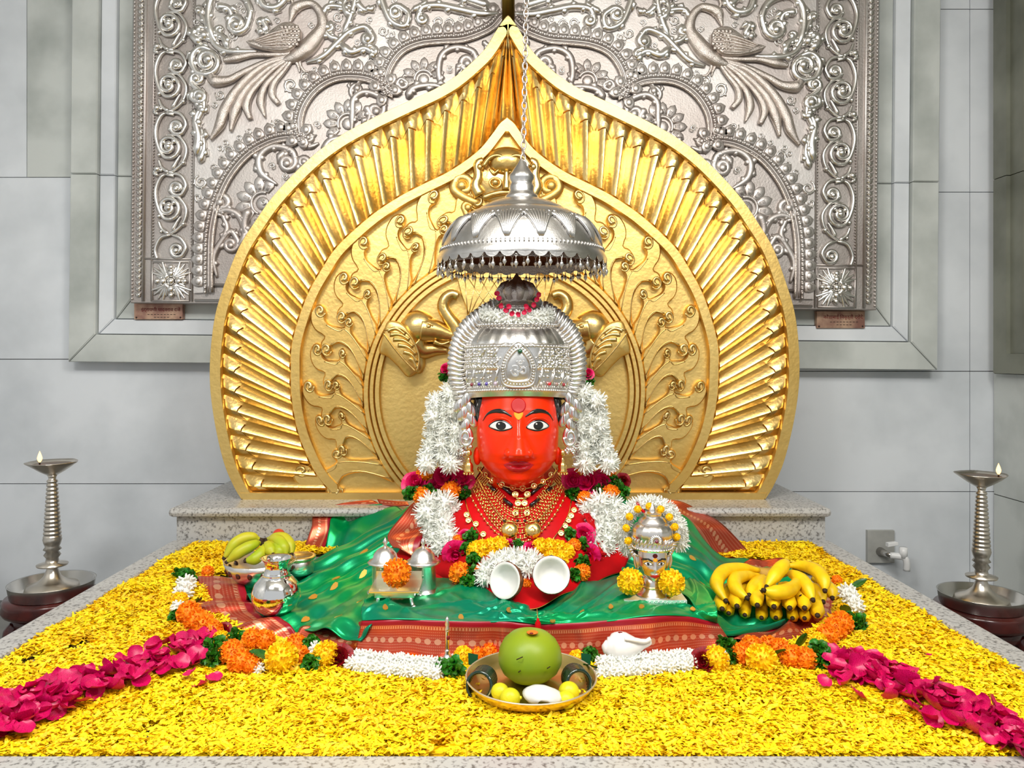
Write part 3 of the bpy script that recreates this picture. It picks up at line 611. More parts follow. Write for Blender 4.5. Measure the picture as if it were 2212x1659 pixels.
# rose petals in two stripes
def rosepetal(seed):
    r = random.Random(seed); m = M(); V = []; f1, f2_ = r.uniform(0, 6), r.uniform(0, 6)
    for i in range(8):
        for j in range(9):
            v = i/7; u = (j/8-.5)*2; ww = .56*math.sqrt(max(.02, 1-((v-.56)/.62)**2))
            xx = u*ww; yy = (v-.5)*1.0-.16*(u*u)*v*v+.05*(1-abs(u))*v*-1
            V.append((xx, yy, .3*(u*u)*(.4+v*.5)+.25*(v-.5)**2+.05*sin(4*u+f1)*v-.18*max(0, v-.75)*sin(u*2+f2_)))
    m.grid(V, 9, 8); me = m.mesh('rose_petal'); return me
ROSEP = mat('magenta_rose_petal', lin(222, 14, 104), 0, .34, lin(176, 6, 70), 25)
rp = [rosepetal(i) for i in range(5)]
for m_ in rp: m_.materials.append(ROSEP)
def petal(px, py, size, label, group=None, z=.018):
    g = G(px, py, z); o = bpy.data.objects.new('rose_petal', random.choice(rp)); COL.objects.link(o); o.location = (g[0], g[1], z+random.uniform(-.002, .008))
    o.rotation_euler = (random.gauss(0, .45), random.gauss(0, .45), random.uniform(0, 6.28)); s = size*random.uniform(.8, 1.2); o.scale = (s, s, s)
    return tag(o, label, 'petal', group)
for path, lab, grp, nn in (([(445, 1398), (330, 1428), (210, 1480), (100, 1512), (-20, 1556)], 'magenta rose petal in the stripe running left across the yellow carpet', 'rose petals of the left stripe', 135),
                      ([(1796, 1436), (1900, 1462), (2040, 1525), (2130, 1555), (2230, 1596)], 'magenta rose petal in the stripe running right across the yellow carpet', 'rose petals of the right stripe', 140)):
    p = resamp(crs(path, 60), 200)
    for i in range(nn):
        t = p[int((i+random.random())/nn*199)]; wdt = 14+abs(t[0]-1106)/1106*26
        petal(t[0]+random.uniform(-10, 10), t[1]+random.uniform(-1, 1)*wdt, .042, lab, grp, .016+random.uniform(0, .012))
for px, py, lb in ((432, 1480, 'lone magenta rose petal below the left garland'), (410, 1462, 'pale edged rose petal just right of the left stripe'), (462, 1468, 'curled rose petal nearest the green leaves at left'), (1852, 1414, 'rose petal lying above the right stripe near the kerb side'), (2006, 1422, 'tiny red petal alone on the yellow carpet at right'), (1780, 1478, 'pointed rose petal left of the right stripe start'), (1850, 1505, 'rose petal just below the start of the right stripe'), (1966, 1528, 'rose petal below the middle of the right stripe'), (2110, 1582, 'small red petal under the right stripe'), (50, 1582, 'narrow rose petal below the left stripe at the edge')):
    petal(px, py, .034 if px != 2006 else .014, lb)
# ---------- silk sari ----------
def patch(ctrl, nu, nv, disp=None, dv=(0, -.45, .9)):
    C = np.array([[P(*c) for c in r] for r in ctrl]); A = crs(C.transpose(1, 0, 2), nu).transpose(1, 0, 2); S = crs(A, nv)
    if disp:
        for i in range(nv):
            for j in range(nu): S[i, j] += np.array(dv)*disp(j/(nu-1), i/(nv-1))
    return S
SILK = mat('green_silk', lin(0, 168, 84), .5, .28, lin(0, 140, 104), 5, .03, 300)
def brocade():
    m = mat('copper_brocade', lin(196, 84, 58), .55, .3); nt = m.node_tree; b = nt.nodes['Principled BSDF']; uv = nt.nodes.new('ShaderNodeTexCoord'); sx = nt.nodes.new('ShaderNodeSeparateXYZ'); nt.links.new(uv.outputs['UV'], sx.inputs[0])
    def mm(op, a, b_, c=None):
        n = nt.nodes.new('ShaderNodeMath'); n.operation = op
        for i, v in enumerate((a, b_, c)):
            if v is None: continue
            if isinstance(v, (int, float)): n.inputs[i].default_value = v
            else: nt.links.new(v, n.inputs[i])
        return n.outputs[0]
    u, v = sx.outputs[0], sx.outputs[1]
    du = mm('SUBTRACT', mm('FRACT', mm('MULTIPLY', u, 4.2), None), .5); dvv = mm('MULTIPLY', mm('SUBTRACT', v, .42), 4.2)
    dot = mm('LESS_THAN', mm('ADD', mm('MULTIPLY', du, du), mm('MULTIPLY', dvv, dvv)), .11)
    teeth = mm('MULTIPLY', mm('MULTIPLY', mm('GREATER_THAN', v, .74), mm('LESS_THAN', v, .82)), mm('GREATER_THAN', mm('FRACT', mm('MULTIPLY', u, 15), None), .45))
    lines = mm('MULTIPLY', mm('GREATER_THAN', mm('FRACT', mm('MULTIPLY', v, 13), None), .6), mm('GREATER_THAN', mm('FRACT', mm('MULTIPLY', u, 22), None), .3))
    pat = mm('MINIMUM', mm('ADD', mm('ADD', dot, teeth), mm('MULTIPLY', lines, .35)), 1.0); edge = mm('GREATER_THAN', v, .85)
    x1 = nt.nodes.new('ShaderNodeMixRGB'); x1.inputs[1].default_value = (*lin(212, 84, 60), 1); x1.inputs[2].default_value = (*lin(250, 176, 138), 1); nt.links.new(pat, x1.inputs[0])
    x2 = nt.nodes.new('ShaderNodeMixRGB'); nt.links.new(x1.outputs[0], x2.inputs[1]); x2.inputs[2].default_value = (*lin(150, 6, 30), 1); nt.links.new(edge, x2.inputs[0]); nt.links.new(x2.outputs[0], b.inputs['Base Color'])
    nt.links.new(mm('MULTIPLY', mm('SUBTRACT', 1.0, edge), .8), b.inputs['Metallic']); return m
BROC = brocade(); ZARI = mat('gold_zari', lin(214, 164, 74), .7, .4)
sr = thing('silk_sari', 'green silk sari with copper red brocade border draped round the statue', 'sari', (0, 2.2, 0))
def cloth(name, S, mt, par, aspect=1):
    nv_, nu_ = S.shape[:2]; m = M().grid(S.reshape(-1, 3), nu_, nv_, True)
    if aspect != 1: m.uv = [(a*aspect, b) for a, b in m.uv]
    o = m.build(name, mt, par); md = o.modifiers.new('thickness', 'SOLIDIFY'); md.thickness = .003; md.offset = 0; return part(o)
def motifs(S, par, uvs, size=.02, along=0.0, mt=None):
    nv_, nu_ = S.shape[:2]
    for u, v in uvs:
        i = int(v*(nv_-2)); j = int(u*(nu_-2)); c = S[i, j]; tu = nrm(S[i, j+1]-c); tv = nrm(S[i+1, j]-c); nn = nrm(np.cross(tu, tv)); nn = nn if nn[1] < 0 or nn[2] > .5 else -nn
        if nn[2] < 0: nn = -nn
        a = along+random.uniform(-.2, .2); e1 = tu*cos(a)+tv*sin(a); e2 = -tu*sin(a)+tv*cos(a)
        pl = [(1.0, 0), (.6, .28), (.1, .45), (-.4, .42), (-.7, 0), (-.4, -.42), (.1, -.45), (.6, -.28)]
        f = lambda x, y, h: c+size*(x*e1+y*e2)+nn*h
        M().prism(pl, f, .001, .0035).build('woven_motif', mt or ZARI, par, False)
zt = lambda px, py, z=.1: (px, py, (H-z)*F/(py-CY))
tops = [(782, 1341), (850, 1339), (940, 1340), (1050, 1343), (1100, 1343), (1160, 1349), (1240, 1345), (1325, 1340), (1400, 1332), (1480, 1331), (1550, 1346)]
bots = [(768, 1408), (845, 1415), (940, 1421), (1048, 1425), (1100, 1428), (1160, 1430), (1240, 1430), (1325, 1428), (1400, 1425), (1480, 1412), (1580, 1392)]
dt = [1.98, 1.955, 1.95, 1.95, 1.945, 1.95, 1.955, 1.955, 1.96, 1.985, 2.02]
fold = lambda u, v: .006*sin(u*34)*(1-v*.6)+.004*sin(u*71+1)*(1-v)
S = patch([[(a, b, d-.012) for (a, b), d in zip(bots, dt)], [((a+c)/2, (b+e)/2-1, d+.002) for (a, b), (c, e), d in zip(tops, bots, dt)], [(a, b, d+.004) for (a, b), d in zip(tops, dt)]], 160, 14, fold, (0, -1, 0))
cloth('border', S, BROC, sr, 11)
r2 = [(800, 1285), (850, 1280), (940, 1278), (1050, 1302), (1100, 1305), (1160, 1318), (1240, 1308), (1325, 1285), (1400, 1285), (1480, 1290), (1540, 1300)]
r3 = [(830, 1250), (870, 1245), (930, 1245), (1050, 1262), (1100, 1270), (1160, 1280), (1240, 1270), (1325, 1245), (1400, 1245), (1460, 1250), (1500, 1255)]
rows = [[(a, b, d+.004) for (a, b), d in zip(tops, dt)], [(a, (b*.55+c*.45), (H-.106)*F/((b*.55+c*.45)-CY)) for (a, b), (_, c) in zip(tops, r2)], [zt(a, b, .105) for a, b in r2], [zt(a, b, .10) for a, b in r3]]
pl = lambda u, v: .022*sin(u*17+v*3)*(v*.9+.1)*(1-v*.4)+.006*sin(u*41-v*5+1)*v+.004*sin(u*9+v*23)*v*2*(1-v)+.006*wav(u*6, v*2, 1.0)*v+.003*wav(u*15+3, v*5, 1.2)*min(1, v*2)+.013*v*(1-v)*3*max(0, 1-2.2*abs(sin(u*13+v*4+.8*sin(u*5))))+.008*min(1, v*3)*max(0, 1-2.5*abs(sin(u*27-v*7+1.2*sin(v*6))))
S = patch(rows, 170, 50, pl); o = cloth('silk_field', S, SILK, sr)
motifs(S, o, [(.08, .28), (.25, .15), (.55, .2), (.70, .35), (.79, .25), (.93, .3), (.40, .35), (.86, .5), (.15, .6), (.63, .5)], .016, PI/2)
# left wing
wingL = [[(925, 1080, 2.85), (800, 1150, 2.86), (710, 1196, 2.78), (620, 1235, 2.70), (520, 1262, 2.57)], [(925, 1125, 2.72), (805, 1190, 2.66), (720, 1235, 2.56), (640, 1275, 2.45), (540, 1300, 2.37)],
         [(935, 1175, 2.56), (820, 1235, 2.50), (745, 1278, 2.38), (680, 1318, 2.26), (618, 1348, 2.17)], [(945, 1222, 2.40), (880, 1262, 2.25), (838, 1300, 2.105), (805, 1344, 1.972), (778, 1382, 1.962)]]
S = patch(wingL, 70, 90, lambda u, v: .016*sin(v*24)*(.35+u*.65)+.007*sin(v*55+u*4)+.004*sin(u*30+v*9)); o = cloth('silk_field', S, SILK, sr)
motifs(S, o, [(.30, .28), (.45, .30), (.62, .28), (.78, .30), (.35, .62), (.55, .60), (.72, .58), (.60, .88), (.78, .86), (.88, .70), (.5, .45), (.9, .55)], .022)
eL = [(522, 1258, 2.58), (540, 1296, 2.39), (556, 1322, 2.26), (615, 1346, 2.17), (668, 1388, 2.09)]; fL = [(430, 1246, 2.66), (424, 1290, 2.45), (436, 1330, 2.27), (518, 1368, 2.155), (590, 1388, 2.09)]
S = patch([fL, [((a+d)/2, (b+e)/2-4, (c+g)/2) for (a, b, c), (d, e, g) in zip(eL, fL)], eL], 70, 16, lambda u, v: .014*sin(u*19)+.005*sin(u*44+v*3)); cloth('border', S, BROC, sr, 4)
S = patch([[(640, 1372, 2.10), (700, 1392, 2.05), (780, 1412, 2.0)], [(660, 1352, 2.13), (720, 1375, 2.06), (790, 1392, 1.99)], [(745, 1372, 2.06), (765, 1350, 2.07), (790, 1338, 1.99)]], 20, 12); cloth('border', S, BROC, sr, 2)
# upper left flap over the pedestal
gl = [[(822, 1092, 3.25), (726, 1113, 3.19), (712, 1150, 3.12), (700, 1192, 3.05)], [(850, 1098, 3.2), (780, 1125, 3.15), (770, 1160, 3.06), (765, 1198, 2.98)], [(892, 1096, 3.0), (880, 1120, 2.98), (860, 1160, 2.92), (845, 1200, 2.85)]]
S = patch(gl, 40, 40, lambda u, v: .012*sin(v*14+u*3)+.006*sin(u*12)); cloth('silk_field', S, SILK, sr)
S = patch([[(800, 1080, 3.28), (688, 1102, 3.2), (673, 1142, 3.13), (655, 1182, 3.07)], [(812, 1086, 3.265), (706, 1107, 3.195), (692, 1146, 3.125), (676, 1188, 3.06)], gl[0]], 40, 10, lambda u, v: .006*sin(u*12+v*3)); cloth('border', S, BROC, sr, 5)
S = patch([[(880, 1084, 3.15), (850, 1082, 3.2), (815, 1078, 3.26)], [(884, 1092, 3.1), (855, 1094, 3.17), (822, 1092, 3.24)]], 20, 6); cloth('border', S, BROC, sr, 2)
# dark folded end over the left arm
S = patch([[(905, 1078, 2.62), (875, 1110, 2.58), (838, 1150, 2.52), (850, 1188, 2.46)], [(912, 1110, 2.56), (890, 1140, 2.52), (865, 1170, 2.47), (875, 1192, 2.43)], [(930, 1130, 2.52), (915, 1160, 2.47), (905, 1185, 2.43), (900, 1197, 2.41)]], 24, 24, lambda u, v: .01*sin(u*7+v*5)); cloth('border', S, BROC, sr, 2)
# right wing
wingR = [[(1335, 1080, 2.85), (1475, 1120, 2.95), (1545, 1200, 2.9), (1625, 1215, 2.8), (1700, 1222, 2.7)], [(1330, 1130, 2.70), (1480, 1190, 2.62), (1550, 1240, 2.52), (1625, 1268, 2.45), (1740, 1288, 2.42)],
         [(1320, 1190, 2.52), (1470, 1240, 2.42), (1530, 1290, 2.32), (1610, 1328, 2.24), (1710, 1338, 2.24)], [(1315, 1238, 2.36), (1452, 1272, 2.20), (1512, 1326, 2.03), (1572, 1376, 2.055), (1690, 1352, 2.17)]]
S = patch(wingR, 70, 90, lambda u, v: .015*sin(v*21+1)*(.35+u*.65)+.007*sin(v*50+u*4)+.004*sin(u*30+v*9)); o = cloth('silk_field', S, SILK, sr)
motifs(S, o, [(.3, .4), (.42, .62), (.52, .55), (.38, .8), (.25, .6), (.6, .85)], .018)
S = patch([[(1405, 1082, 3.22), (1480, 1089, 3.2), (1535, 1112, 3.14), (1585, 1162, 3.06), (1640, 1208, 2.95)], [(1425, 1088, 3.15), (1476, 1104, 3.1), (1520, 1140, 3.04), (1560, 1186, 2.97), (1600, 1214, 2.92)], [(1420, 1092, 3.0), (1470, 1120, 2.97), (1510, 1165, 2.95), (1542, 1206, 2.92), (1570, 1216, 2.9)]], 60, 14, lambda u, v: .012*sin(u*11+v*4)); cloth('border', S, BROC, sr, 6)
S = patch([[(1570, 1384, 2.07), (1640, 1392, 2.07), (1740, 1392, 2.09), (1800, 1352, 2.2), (1822, 1312, 2.36), (1806, 1252, 2.65)], [(1580, 1376, 2.085), (1650, 1372, 2.10), (1725, 1360, 2.16), (1760, 1335, 2.27), (1780, 1305, 2.40), (1775, 1262, 2.65)], [(1590, 1368, 2.095), (1690, 1350, 2.17), (1710, 1338, 2.23), (1725, 1310, 2.33), (1740, 1285, 2.43), (1738, 1245, 2.65)]], 70, 14, lambda u, v: .012*sin(u*22+v)); cloth('border', S, BROC, sr, 6)
S = patch([[(1600, 1222, 2.72), (1640, 1206, 2.7), (1690, 1210, 2.68)], [(1612, 1234, 2.68), (1650, 1228, 2.66), (1680, 1232, 2.64)], [(1630, 1245, 2.6), (1655, 1250, 2.6), (1680, 1250, 2.6)]], 20, 12, lambda u, v: .01*sin(u*8)); cloth('border', S, BROC, sr, 2)
# red tassel on the hem
tz = thing('silk_tassel', 'small red thread tassel hanging at the middle of the sari hem', 'tassel', P(1161, 1362, 1.93)); RED = mat('red_cloth', lin(196, 0, 10), 0, .7, lin(170, 0, 10), 9, spec=.2)
M().tube([P(1160, 1316, 1.99), P(1161, 1330, 1.94), P(1162, 1338, 1.935)], .0012, 5).build('cord', ZARI, tz)
M().lathe([(.003, 0), (.004, -.006), (.0075, -.012), (.008, -.03), (.0065, -.036)], P(1162, 1336, 1.932), 14, lambda a, i: 1+.12*sin(a*7)).build('tassel_skirt', RED, tz)
# ---------- the statue ----------
def itp(x, t): return float(np.interp(x, [a for a, _ in t], [b for _, b in t]))
BW = [(995, 66), (1045, 100), (1080, 150), (1120, 205), (1170, 232), (1230, 250), (1300, 270)]
BD = [(995, 2.50), (1045, 2.475), (1080, 2.42), (1120, 2.375), (1170, 2.33), (1230, 2.26), (1300, 2.19)]
def bustd(px, py):
    w_ = itp(py, BW); d = itp(py, BD); s = min(1, abs(px-1119)/w_); return d+.30*(1-math.sqrt(max(0, 1-s*s)))
st = thing('deity_statue', 'vermilion faced goddess bust with painted eyes and red robe at the centre', 'statue', (.05, 2.5, .1))
m = M(); V = []; ys = np.linspace(995, 1305, 32); na = 60
for y_ in ys:
    w_ = itp(y_, BW); d = itp(y_, BD)
    for j in range(na):
        a = 2*PI*j/na; px = 1119+w_*sin(a); V.append(P(px, y_, d+.30*(1-cos(a))*(1 if cos(a) > 0 else .75)))
m.grid(V, na, len(ys), wrap=True)
ROBE = mat('red_robe', lin(210, 2, 12), 0, .55, lin(184, 0, 12), 7, .1, 14, spec=.25)
m.build('robe', ROBE, st)
FC = 1118; DF = 2.5; KF = DF/F; qf = Q(DF)
FA = [(800, 66), (840, 82), (880, 88), (930, 89), (970, 87), (988, 84), (1008, 72), (1022, 57), (1033, 40), (1041, 20), (1046, 2)]
FB = [(800, 55), (850, 78), (880, 88), (930, 96), (1000, 94), (1022, 84), (1036, 68), (1043, 52), (1046, 40)]
HN = [(878, 0), (895, 5), (915, 11), (935, 17), (955, 33), (966, 38), (974, 30), (980, 7), (984, 0)]
WN = [(878, 9), (915, 9), (935, 13), (955, 20), (968, 26), (984, 26)]
def sg(x, c, s): return math.exp(-((x-c)/s)**2)
def fdisp(dx, y):
    a = abs(dx); h = itp(y, HN)*math.exp(-(a/itp(y, WN))**3.0)
    h += 4*sg(y, 988, 5)*math.exp(-(a/26)**4)*(1-.25*sg(dx, 0, 5)) + 5.5*sg(y, 998, 5)*math.exp(-(a/22)**4) - 2*sg(y, 993, 1.6)*math.exp(-(a/32)**4)
    h += 7*sg(y, 1026, 13)*sg(dx, 0, 26)+5*sg(y, 960, 26)*sg(a, 50, 20)-6*sg(y, 913, 13)*sg(a, 39, 22)+3*sg(y, 893, 9)*sg(a, 40, 28)
    h += 3.5*sg(y, 911, 9)*sg(a, 39, 22)
    return h
def fh(dx, y):
    a = itp(y, FA); s = min(.999, abs(dx)/a); return itp(y, FB)*(1-s**2.3)**.6+fdisp(dx, y)
yr = np.concatenate([np.linspace(800, 1030, 116), np.linspace(1032, 1046, 12)]); nc = 90; V = []
for y_ in yr:
    a = itp(y_, FA)
    for j in range(nc):
        t = -1+2*j/(nc-1); dx = a*sin(t*PI/2)*.9995; V.append(qf(FC+dx, y_, fh(dx, y_)))
VERM = mat('vermilion_paint', lin(252, 48, 4), 0, .3, None, coat=.18, spec=.25)
hd = part(M().grid(V, nc, len(yr)).build('face', VERM, st))
BLK = mat('black_paint', (.012, .011, .011), 0, .15, coat=.4); WHT = mat('white_enamel', lin(235, 235, 232), 0, .15, coat=.4)
m = M().ball(qf(FC, 882, -8), (98*KF, 72*KF, 92*KF), 36, 24); m.build('hair', BLK, st)
m = M().ball(qf(FC, 940, -34), (86*KF, 82*KF, 100*KF), 36, 24); m.tube([qf(FC, 1000, -40), qf(FC, 1060, -30)], [55*KF, 62*KF], 24); m.build('head_back', VERM, st)
for s in (-1, 1):
    m = M(); m.ball(qf(FC+s*87, 985, -2), (9*KF, 10*KF, 20*KF), 14, 10); m.build('ear', VERM, st)
def decal(poly, off=1.2, rings=5):
    p = np.array(poly, float); c = p.mean(0); n = len(p); V = []; 
    for t, o_ in [(1, -.6)]+[(1-.02-.9*i/rings, off) for i in range(rings)]:
        for x, y_ in c+(p-c)*t: V.append(qf(FC+x, y_, fh(x, y_)+o_))
    f = [(i*n+j, i*n+(j+1) % n, (i+1)*n+(j+1) % n, (i+1)*n+j) for i in range(rings) for j in range(n)]
    f.append(tuple(rings*n+j for j in range(n))); m = M(); m.add(V, f); return m
def ell(cx, cy, rx, ry, n=24): return [(cx+rx*cos(2*PI*j/n), cy+ry*sin(2*PI*j/n)) for j in range(n)]
for s, cx in ((-1, -37), (1, 40)):
    al = lambda g: crs([(cx-22*s*-1*-1-g, 913)] if False else [(cx-23-g, 914.5), (cx-13, 905-g), (cx, 902-g), (cx+13, 905-g), (cx+23+g, 914.5), (cx+12, 919+g), (cx, 921+g), (cx-12, 919+g)], 40, True)
    decal(al(2.2), 1.0).build('eyeliner', BLK, hd); decal(al(-.4), 1.7).build('eye_white', WHT, hd)
    decal(ell(cx+1, 911.5, 10.5, 8.8), 2.4).build('iris', BLK, hd)
    decal(ell(cx-3, 908, 1.8, 1.5, 10), 3.0).build('glint', WHT, hd)
    br = crs([(s*14, 892), (s*30, 883), (s*48, 882), (s*64, 889), (s*74, 904)], 20); w_ = np.interp(np.linspace(0, 1, 20), [0, .35, 1], [1.5, 4.8, 1.0])
    bo = np.concatenate([offs(br, 1)*0+br+np.stack([0*w_, -w_], 1), (br+np.stack([0*w_, w_], 1))[::-1]]); 
    m = M(); V = []
    for k_, (t, o_) in enumerate(((-1, -.5), (-.9, 1.6), (0, 2.2), (.9, 1.6), (1, -.5))):
        V += [qf(FC+x, y_+t*ww, fh(x, y_+t*ww)+o_) for (x, y_), ww in zip(br, w_)]
    m.grid(V, 20, 5).build('eyebrow', BLK, hd)
    lid = crs([(cx-25, 910), (cx-12, 898), (cx+1, 896), (cx+14, 899), (cx+26, 910)], 20); m = M().tube([qf(FC+x, y_, fh(x, y_)-.6) for x, y_ in lid], np.interp(np.linspace(0, 1, 20), [0, .5, 1], [.6, 3, .6])*KF, 8); m.build('eyelid', VERM, hd)
decal(ell(0, 870, 15.5, 15.5, 32), 1.4).build('bindi', mat('dark_red_paint', lin(176, 4, 6), 0, .5), hd)
decal(crs([(-9, 884), (0, 886), (9, 884), (8, 892), (0, 899), (-8, 892)], 24, True), 1.8).build('tilak', mat('turmeric_paste', lin(255, 150, 12), 0, .6), hd)
LIP = mat('crimson_lips', lin(206, 10, 34), 0, .3, coat=.25)
decal(crs([(-31, 991), (-16, 984), (-6, 982.5), (0, 984.5), (6, 982.5), (16, 984), (31, 991), (16, 992.5), (0, 993), (-16, 992.5)], 40, True), 1.0).build('upper_lip', LIP, hd)
decal(crs([(-30, 991), (-14, 993), (0, 993.6), (14, 993), (30, 991), (20, 1001), (8, 1005.5), (0, 1006), (-8, 1005.5), (-20, 1001)], 40, True), 1.2).build('lower_lip', LIP, hd)
for s in (-1, 1): M().ball(qf(FC+s*20, 966, 100), (10*KF, 16*KF, 11*KF), 18, 12).build('nostril', VERM, hd)
# red lap cloth with a pointed hem
ac = [[(905, 1195, 2.44), (980, 1185, 2.36), (1060, 1190, 2.31), (1120, 1195, 2.30), (1180, 1190, 2.31), (1260, 1185, 2.36), (1362, 1178, 2.44)],
      [(908, 1222, 2.40), (985, 1235, 2.28), (1062, 1240, 2.21), (1130, 1245, 2.19), (1195, 1240, 2.21), (1270, 1228, 2.29), (1358, 1206, 2.42)],
      [(930, 1246, 2.35), (990, 1262, 2.26), (1062, 1285, 2.14), (1143, 1314, 2.055), (1220, 1284, 2.14), (1285, 1258, 2.25), (1345, 1234, 2.36)]]
S = patch(ac, 80, 30, lambda u, v: .004*sin(u*25+v*4))
lc = thing('lap_cloth', 'plain red cloth with pointed hem spread over the lap under the coconuts', 'cloth', (.05, 2.2, .1))
cloth('cloth_sheet', S, RED, lc); m = M()
mm_ = M().tube(list(S[-1]), .0012, 5); mm_.build('gold_hem', ZARI, lc)
S = patch([[(880, 1150, 2.6), (862, 1190, 2.5), (850, 1200, 2.47)], [(905, 1170, 2.5), (900, 1195, 2.45), (895, 1215, 2.42)], [(940, 1160, 2.44), (935, 1200, 2.42), (930, 1230, 2.38)]], 16, 16); cloth('cloth_sheet', S, RED, lc)
S = patch([[(1320, 1090, 2.6), (1345, 1130, 2.56), (1362, 1182, 2.46)], [(1290, 1100, 2.5), (1320, 1150, 2.46), (1345, 1200, 2.42)], [(1260, 1110, 2.44), (1285, 1160, 2.4), (1300, 1200, 2.36)]], 16, 16); cloth('cloth_sheet', S, RED, lc)
# ---------- crown ----------
CD = 2.535; KC = CD/F; qc = Q(CD); CC = 1117
cn = thing('silver_headdress', 'tall embossed silver crown with pleated halo on the statue', 'crown', qc(CC, 850))
prof = [(862, 106), (852, 111), (846, 113), (843, 109), (838, 110), (804, 114), (800, 116), (796, 114), (792, 114), (756, 112), (751, 114), (747, 111), (740, 109), (728, 102), (716, 93), (708, 86), (704, 88), (700, 85), (696, 80), (690, 72), (682, 62), (672, 54), (664, 50)]
pd_ = crs(prof, 90); V = []; na = 120
for i, (y_, r) in enumerate(pd_):
    lf = 12*np.clip((y_-700)/160, 0, 1)
    for j in range(na):
        a = 2*PI*j/na; rr = r*(1+.030*abs(sin(a*14))*(708 < y_ < 747)+.012*abs(sin(a*22))*(664 < y_ < 692)); fr_ = -sin(a)
        V.append(qc(CC+rr*cos(a), y_-lf*fr_, rr*fr_))
m = M().grid(V, na, len(pd_), wrap=True); m.build('crown_dome', SILVB, cn, angle=45)
def onc(a, y_, lift=0):
    r = itp(y_, sorted(prof)); lf = 12*np.clip((y_-700)/160, 0, 1); fr_ = cos(a); return qc(CC+(r+lift)*sin(a), y_-lf*fr_, (r+lift)*fr_)
m = M()
for y_, n, r in ((848, 64, 3), (797, 56, 3), (752, 50, 3), (704, 34, 4.5), (778, 56, 2.4), (840, 60, 2.2)):
    for j in range(n):
        a = -1.65+3.3*j/(n-1); m.ball(onc(a, y_), r*KC, 6, 4)
m.build('bead_row', SILVB, cn)['kind'] = 'stuff'
m = M(); rd = random.Random(3)
for y0, y1 in ((756, 776), (782, 795), (802, 838)):
    for j in range(34):
        a = -1.5+3.0*j/33
        if abs(a) < .33: continue
        for z in range(3): m.ball(onc(a+rd.uniform(-.03, .03), y0+(y1-y0)*(z+.5)/3+rd.uniform(-2, 2)), rd.uniform(2.4, 4.6)*KC, 6, 4)
        if j % 3 == 0: m.tube([onc(a-.04, y1), onc(a, (y0+y1)/2, 2), onc(a+.05, y0)], 2.4*KC, 5)
m.build('floral_relief', SILVB, cn)['kind'] = 'stuff'
md = crs([(0, 744), (-18, 760), (-31, 785), (-34, 810), (-28, 836), (0, 842), (28, 836), (34, 810), (31, 785), (18, 760)], 60, True)
def onm(x, y_, h): return onc(x/112, y_, h)
m = M().prism(md, lambda x, y_, h: onm(x, y_, h), -4, 6, 2.5); m.tube([onm(x*.99, y_, 6) for x, y_ in md], 2.6*KC, 6, closed=True)
c_ = np.array([0, 800]); m.tube([onm(*(c_+(np.array(p)-c_)*.72), 6) for p in md], 2*KC, 6, closed=True)
mo = part(m.build('medallion', SILVB, cn))
m = M()
for p in resamp(np.concatenate([md, md[:1]]), 40): m.ball(onm(*(c_+(np.array(p)-c_)*.86), 6), 2.6*KC, 6, 4)
m.build('medallion_beads', SILVB, mo)['kind'] = 'stuff'
b = onm(0, 822, 8); t_ = text('ॐ', (b[0], b[1]-.001, b[2]), .062, SILVB, mo, 'om_symbol', .002, bev=.0008)
GEM = lambda nm, c: mat(nm, c, 0, .08, coat=1)
m = M().ball(onm(3, 764, 8), 5*KC, 10, 6); m.build('green_gem', GEM('emerald_glass', lin(10, 80, 50)), mo)
for j, (a, c) in enumerate(((-1.0, (120, 30, 40)), (-.78, (60, 40, 130)), (-.6, (70, 50, 150)), (-.42, (190, 170, 190)), (.42, (200, 195, 190)), (.6, (200, 20, 30)), (.78, (150, 120, 110)), (1.0, (150, 40, 50)))):
    m = M().ball(onc(a, 834, 3), 4*KC, 8, 6); m.build('gem', GEM('gem_glass', lin(*c)), cn)
# pleated halo
hl = crs([(988, 872), (973, 820), (972, 765), (985, 718), (1010, 686), (1040, 664), (1064, 652)], 60); hr = crs([(1246, 872), (1260, 820), (1261, 765), (1248, 718), (1224, 686), (1196, 664), (1172, 652)], 60)
for nm, hp in (('l', hl), ('r', hr)):
    cin = np.array([1117, 800]); m = M(); inn = [p+(cin-p)*.30 for p in hp]
    m.grid([qc(*(p+(q_-p)*t), h) for t, h in ((0, 14), (1, 20), (1, 4), (0, 0)) for p, q_ in zip(hp, inn)], 60, 4); m.build('halo_plate', SILVB, cn)
    pr = resamp(hp, 25)
    for i in range(24):
        p = pr[i]; q_ = p+(cin-p)*.30; tg_ = nrm(pr[i+1]-pr[i]); mid = (p+q_)/2+tg_*-3
        M().tube([qc(*q_, 20), qc(*mid, 24), qc(*(p+tg_*4), 20), qc(*(p+tg_*7), 15)], [3*KC, 5.4*KC, 6.4*KC, 3*KC], 8).build('pleat', SILVB, cn)
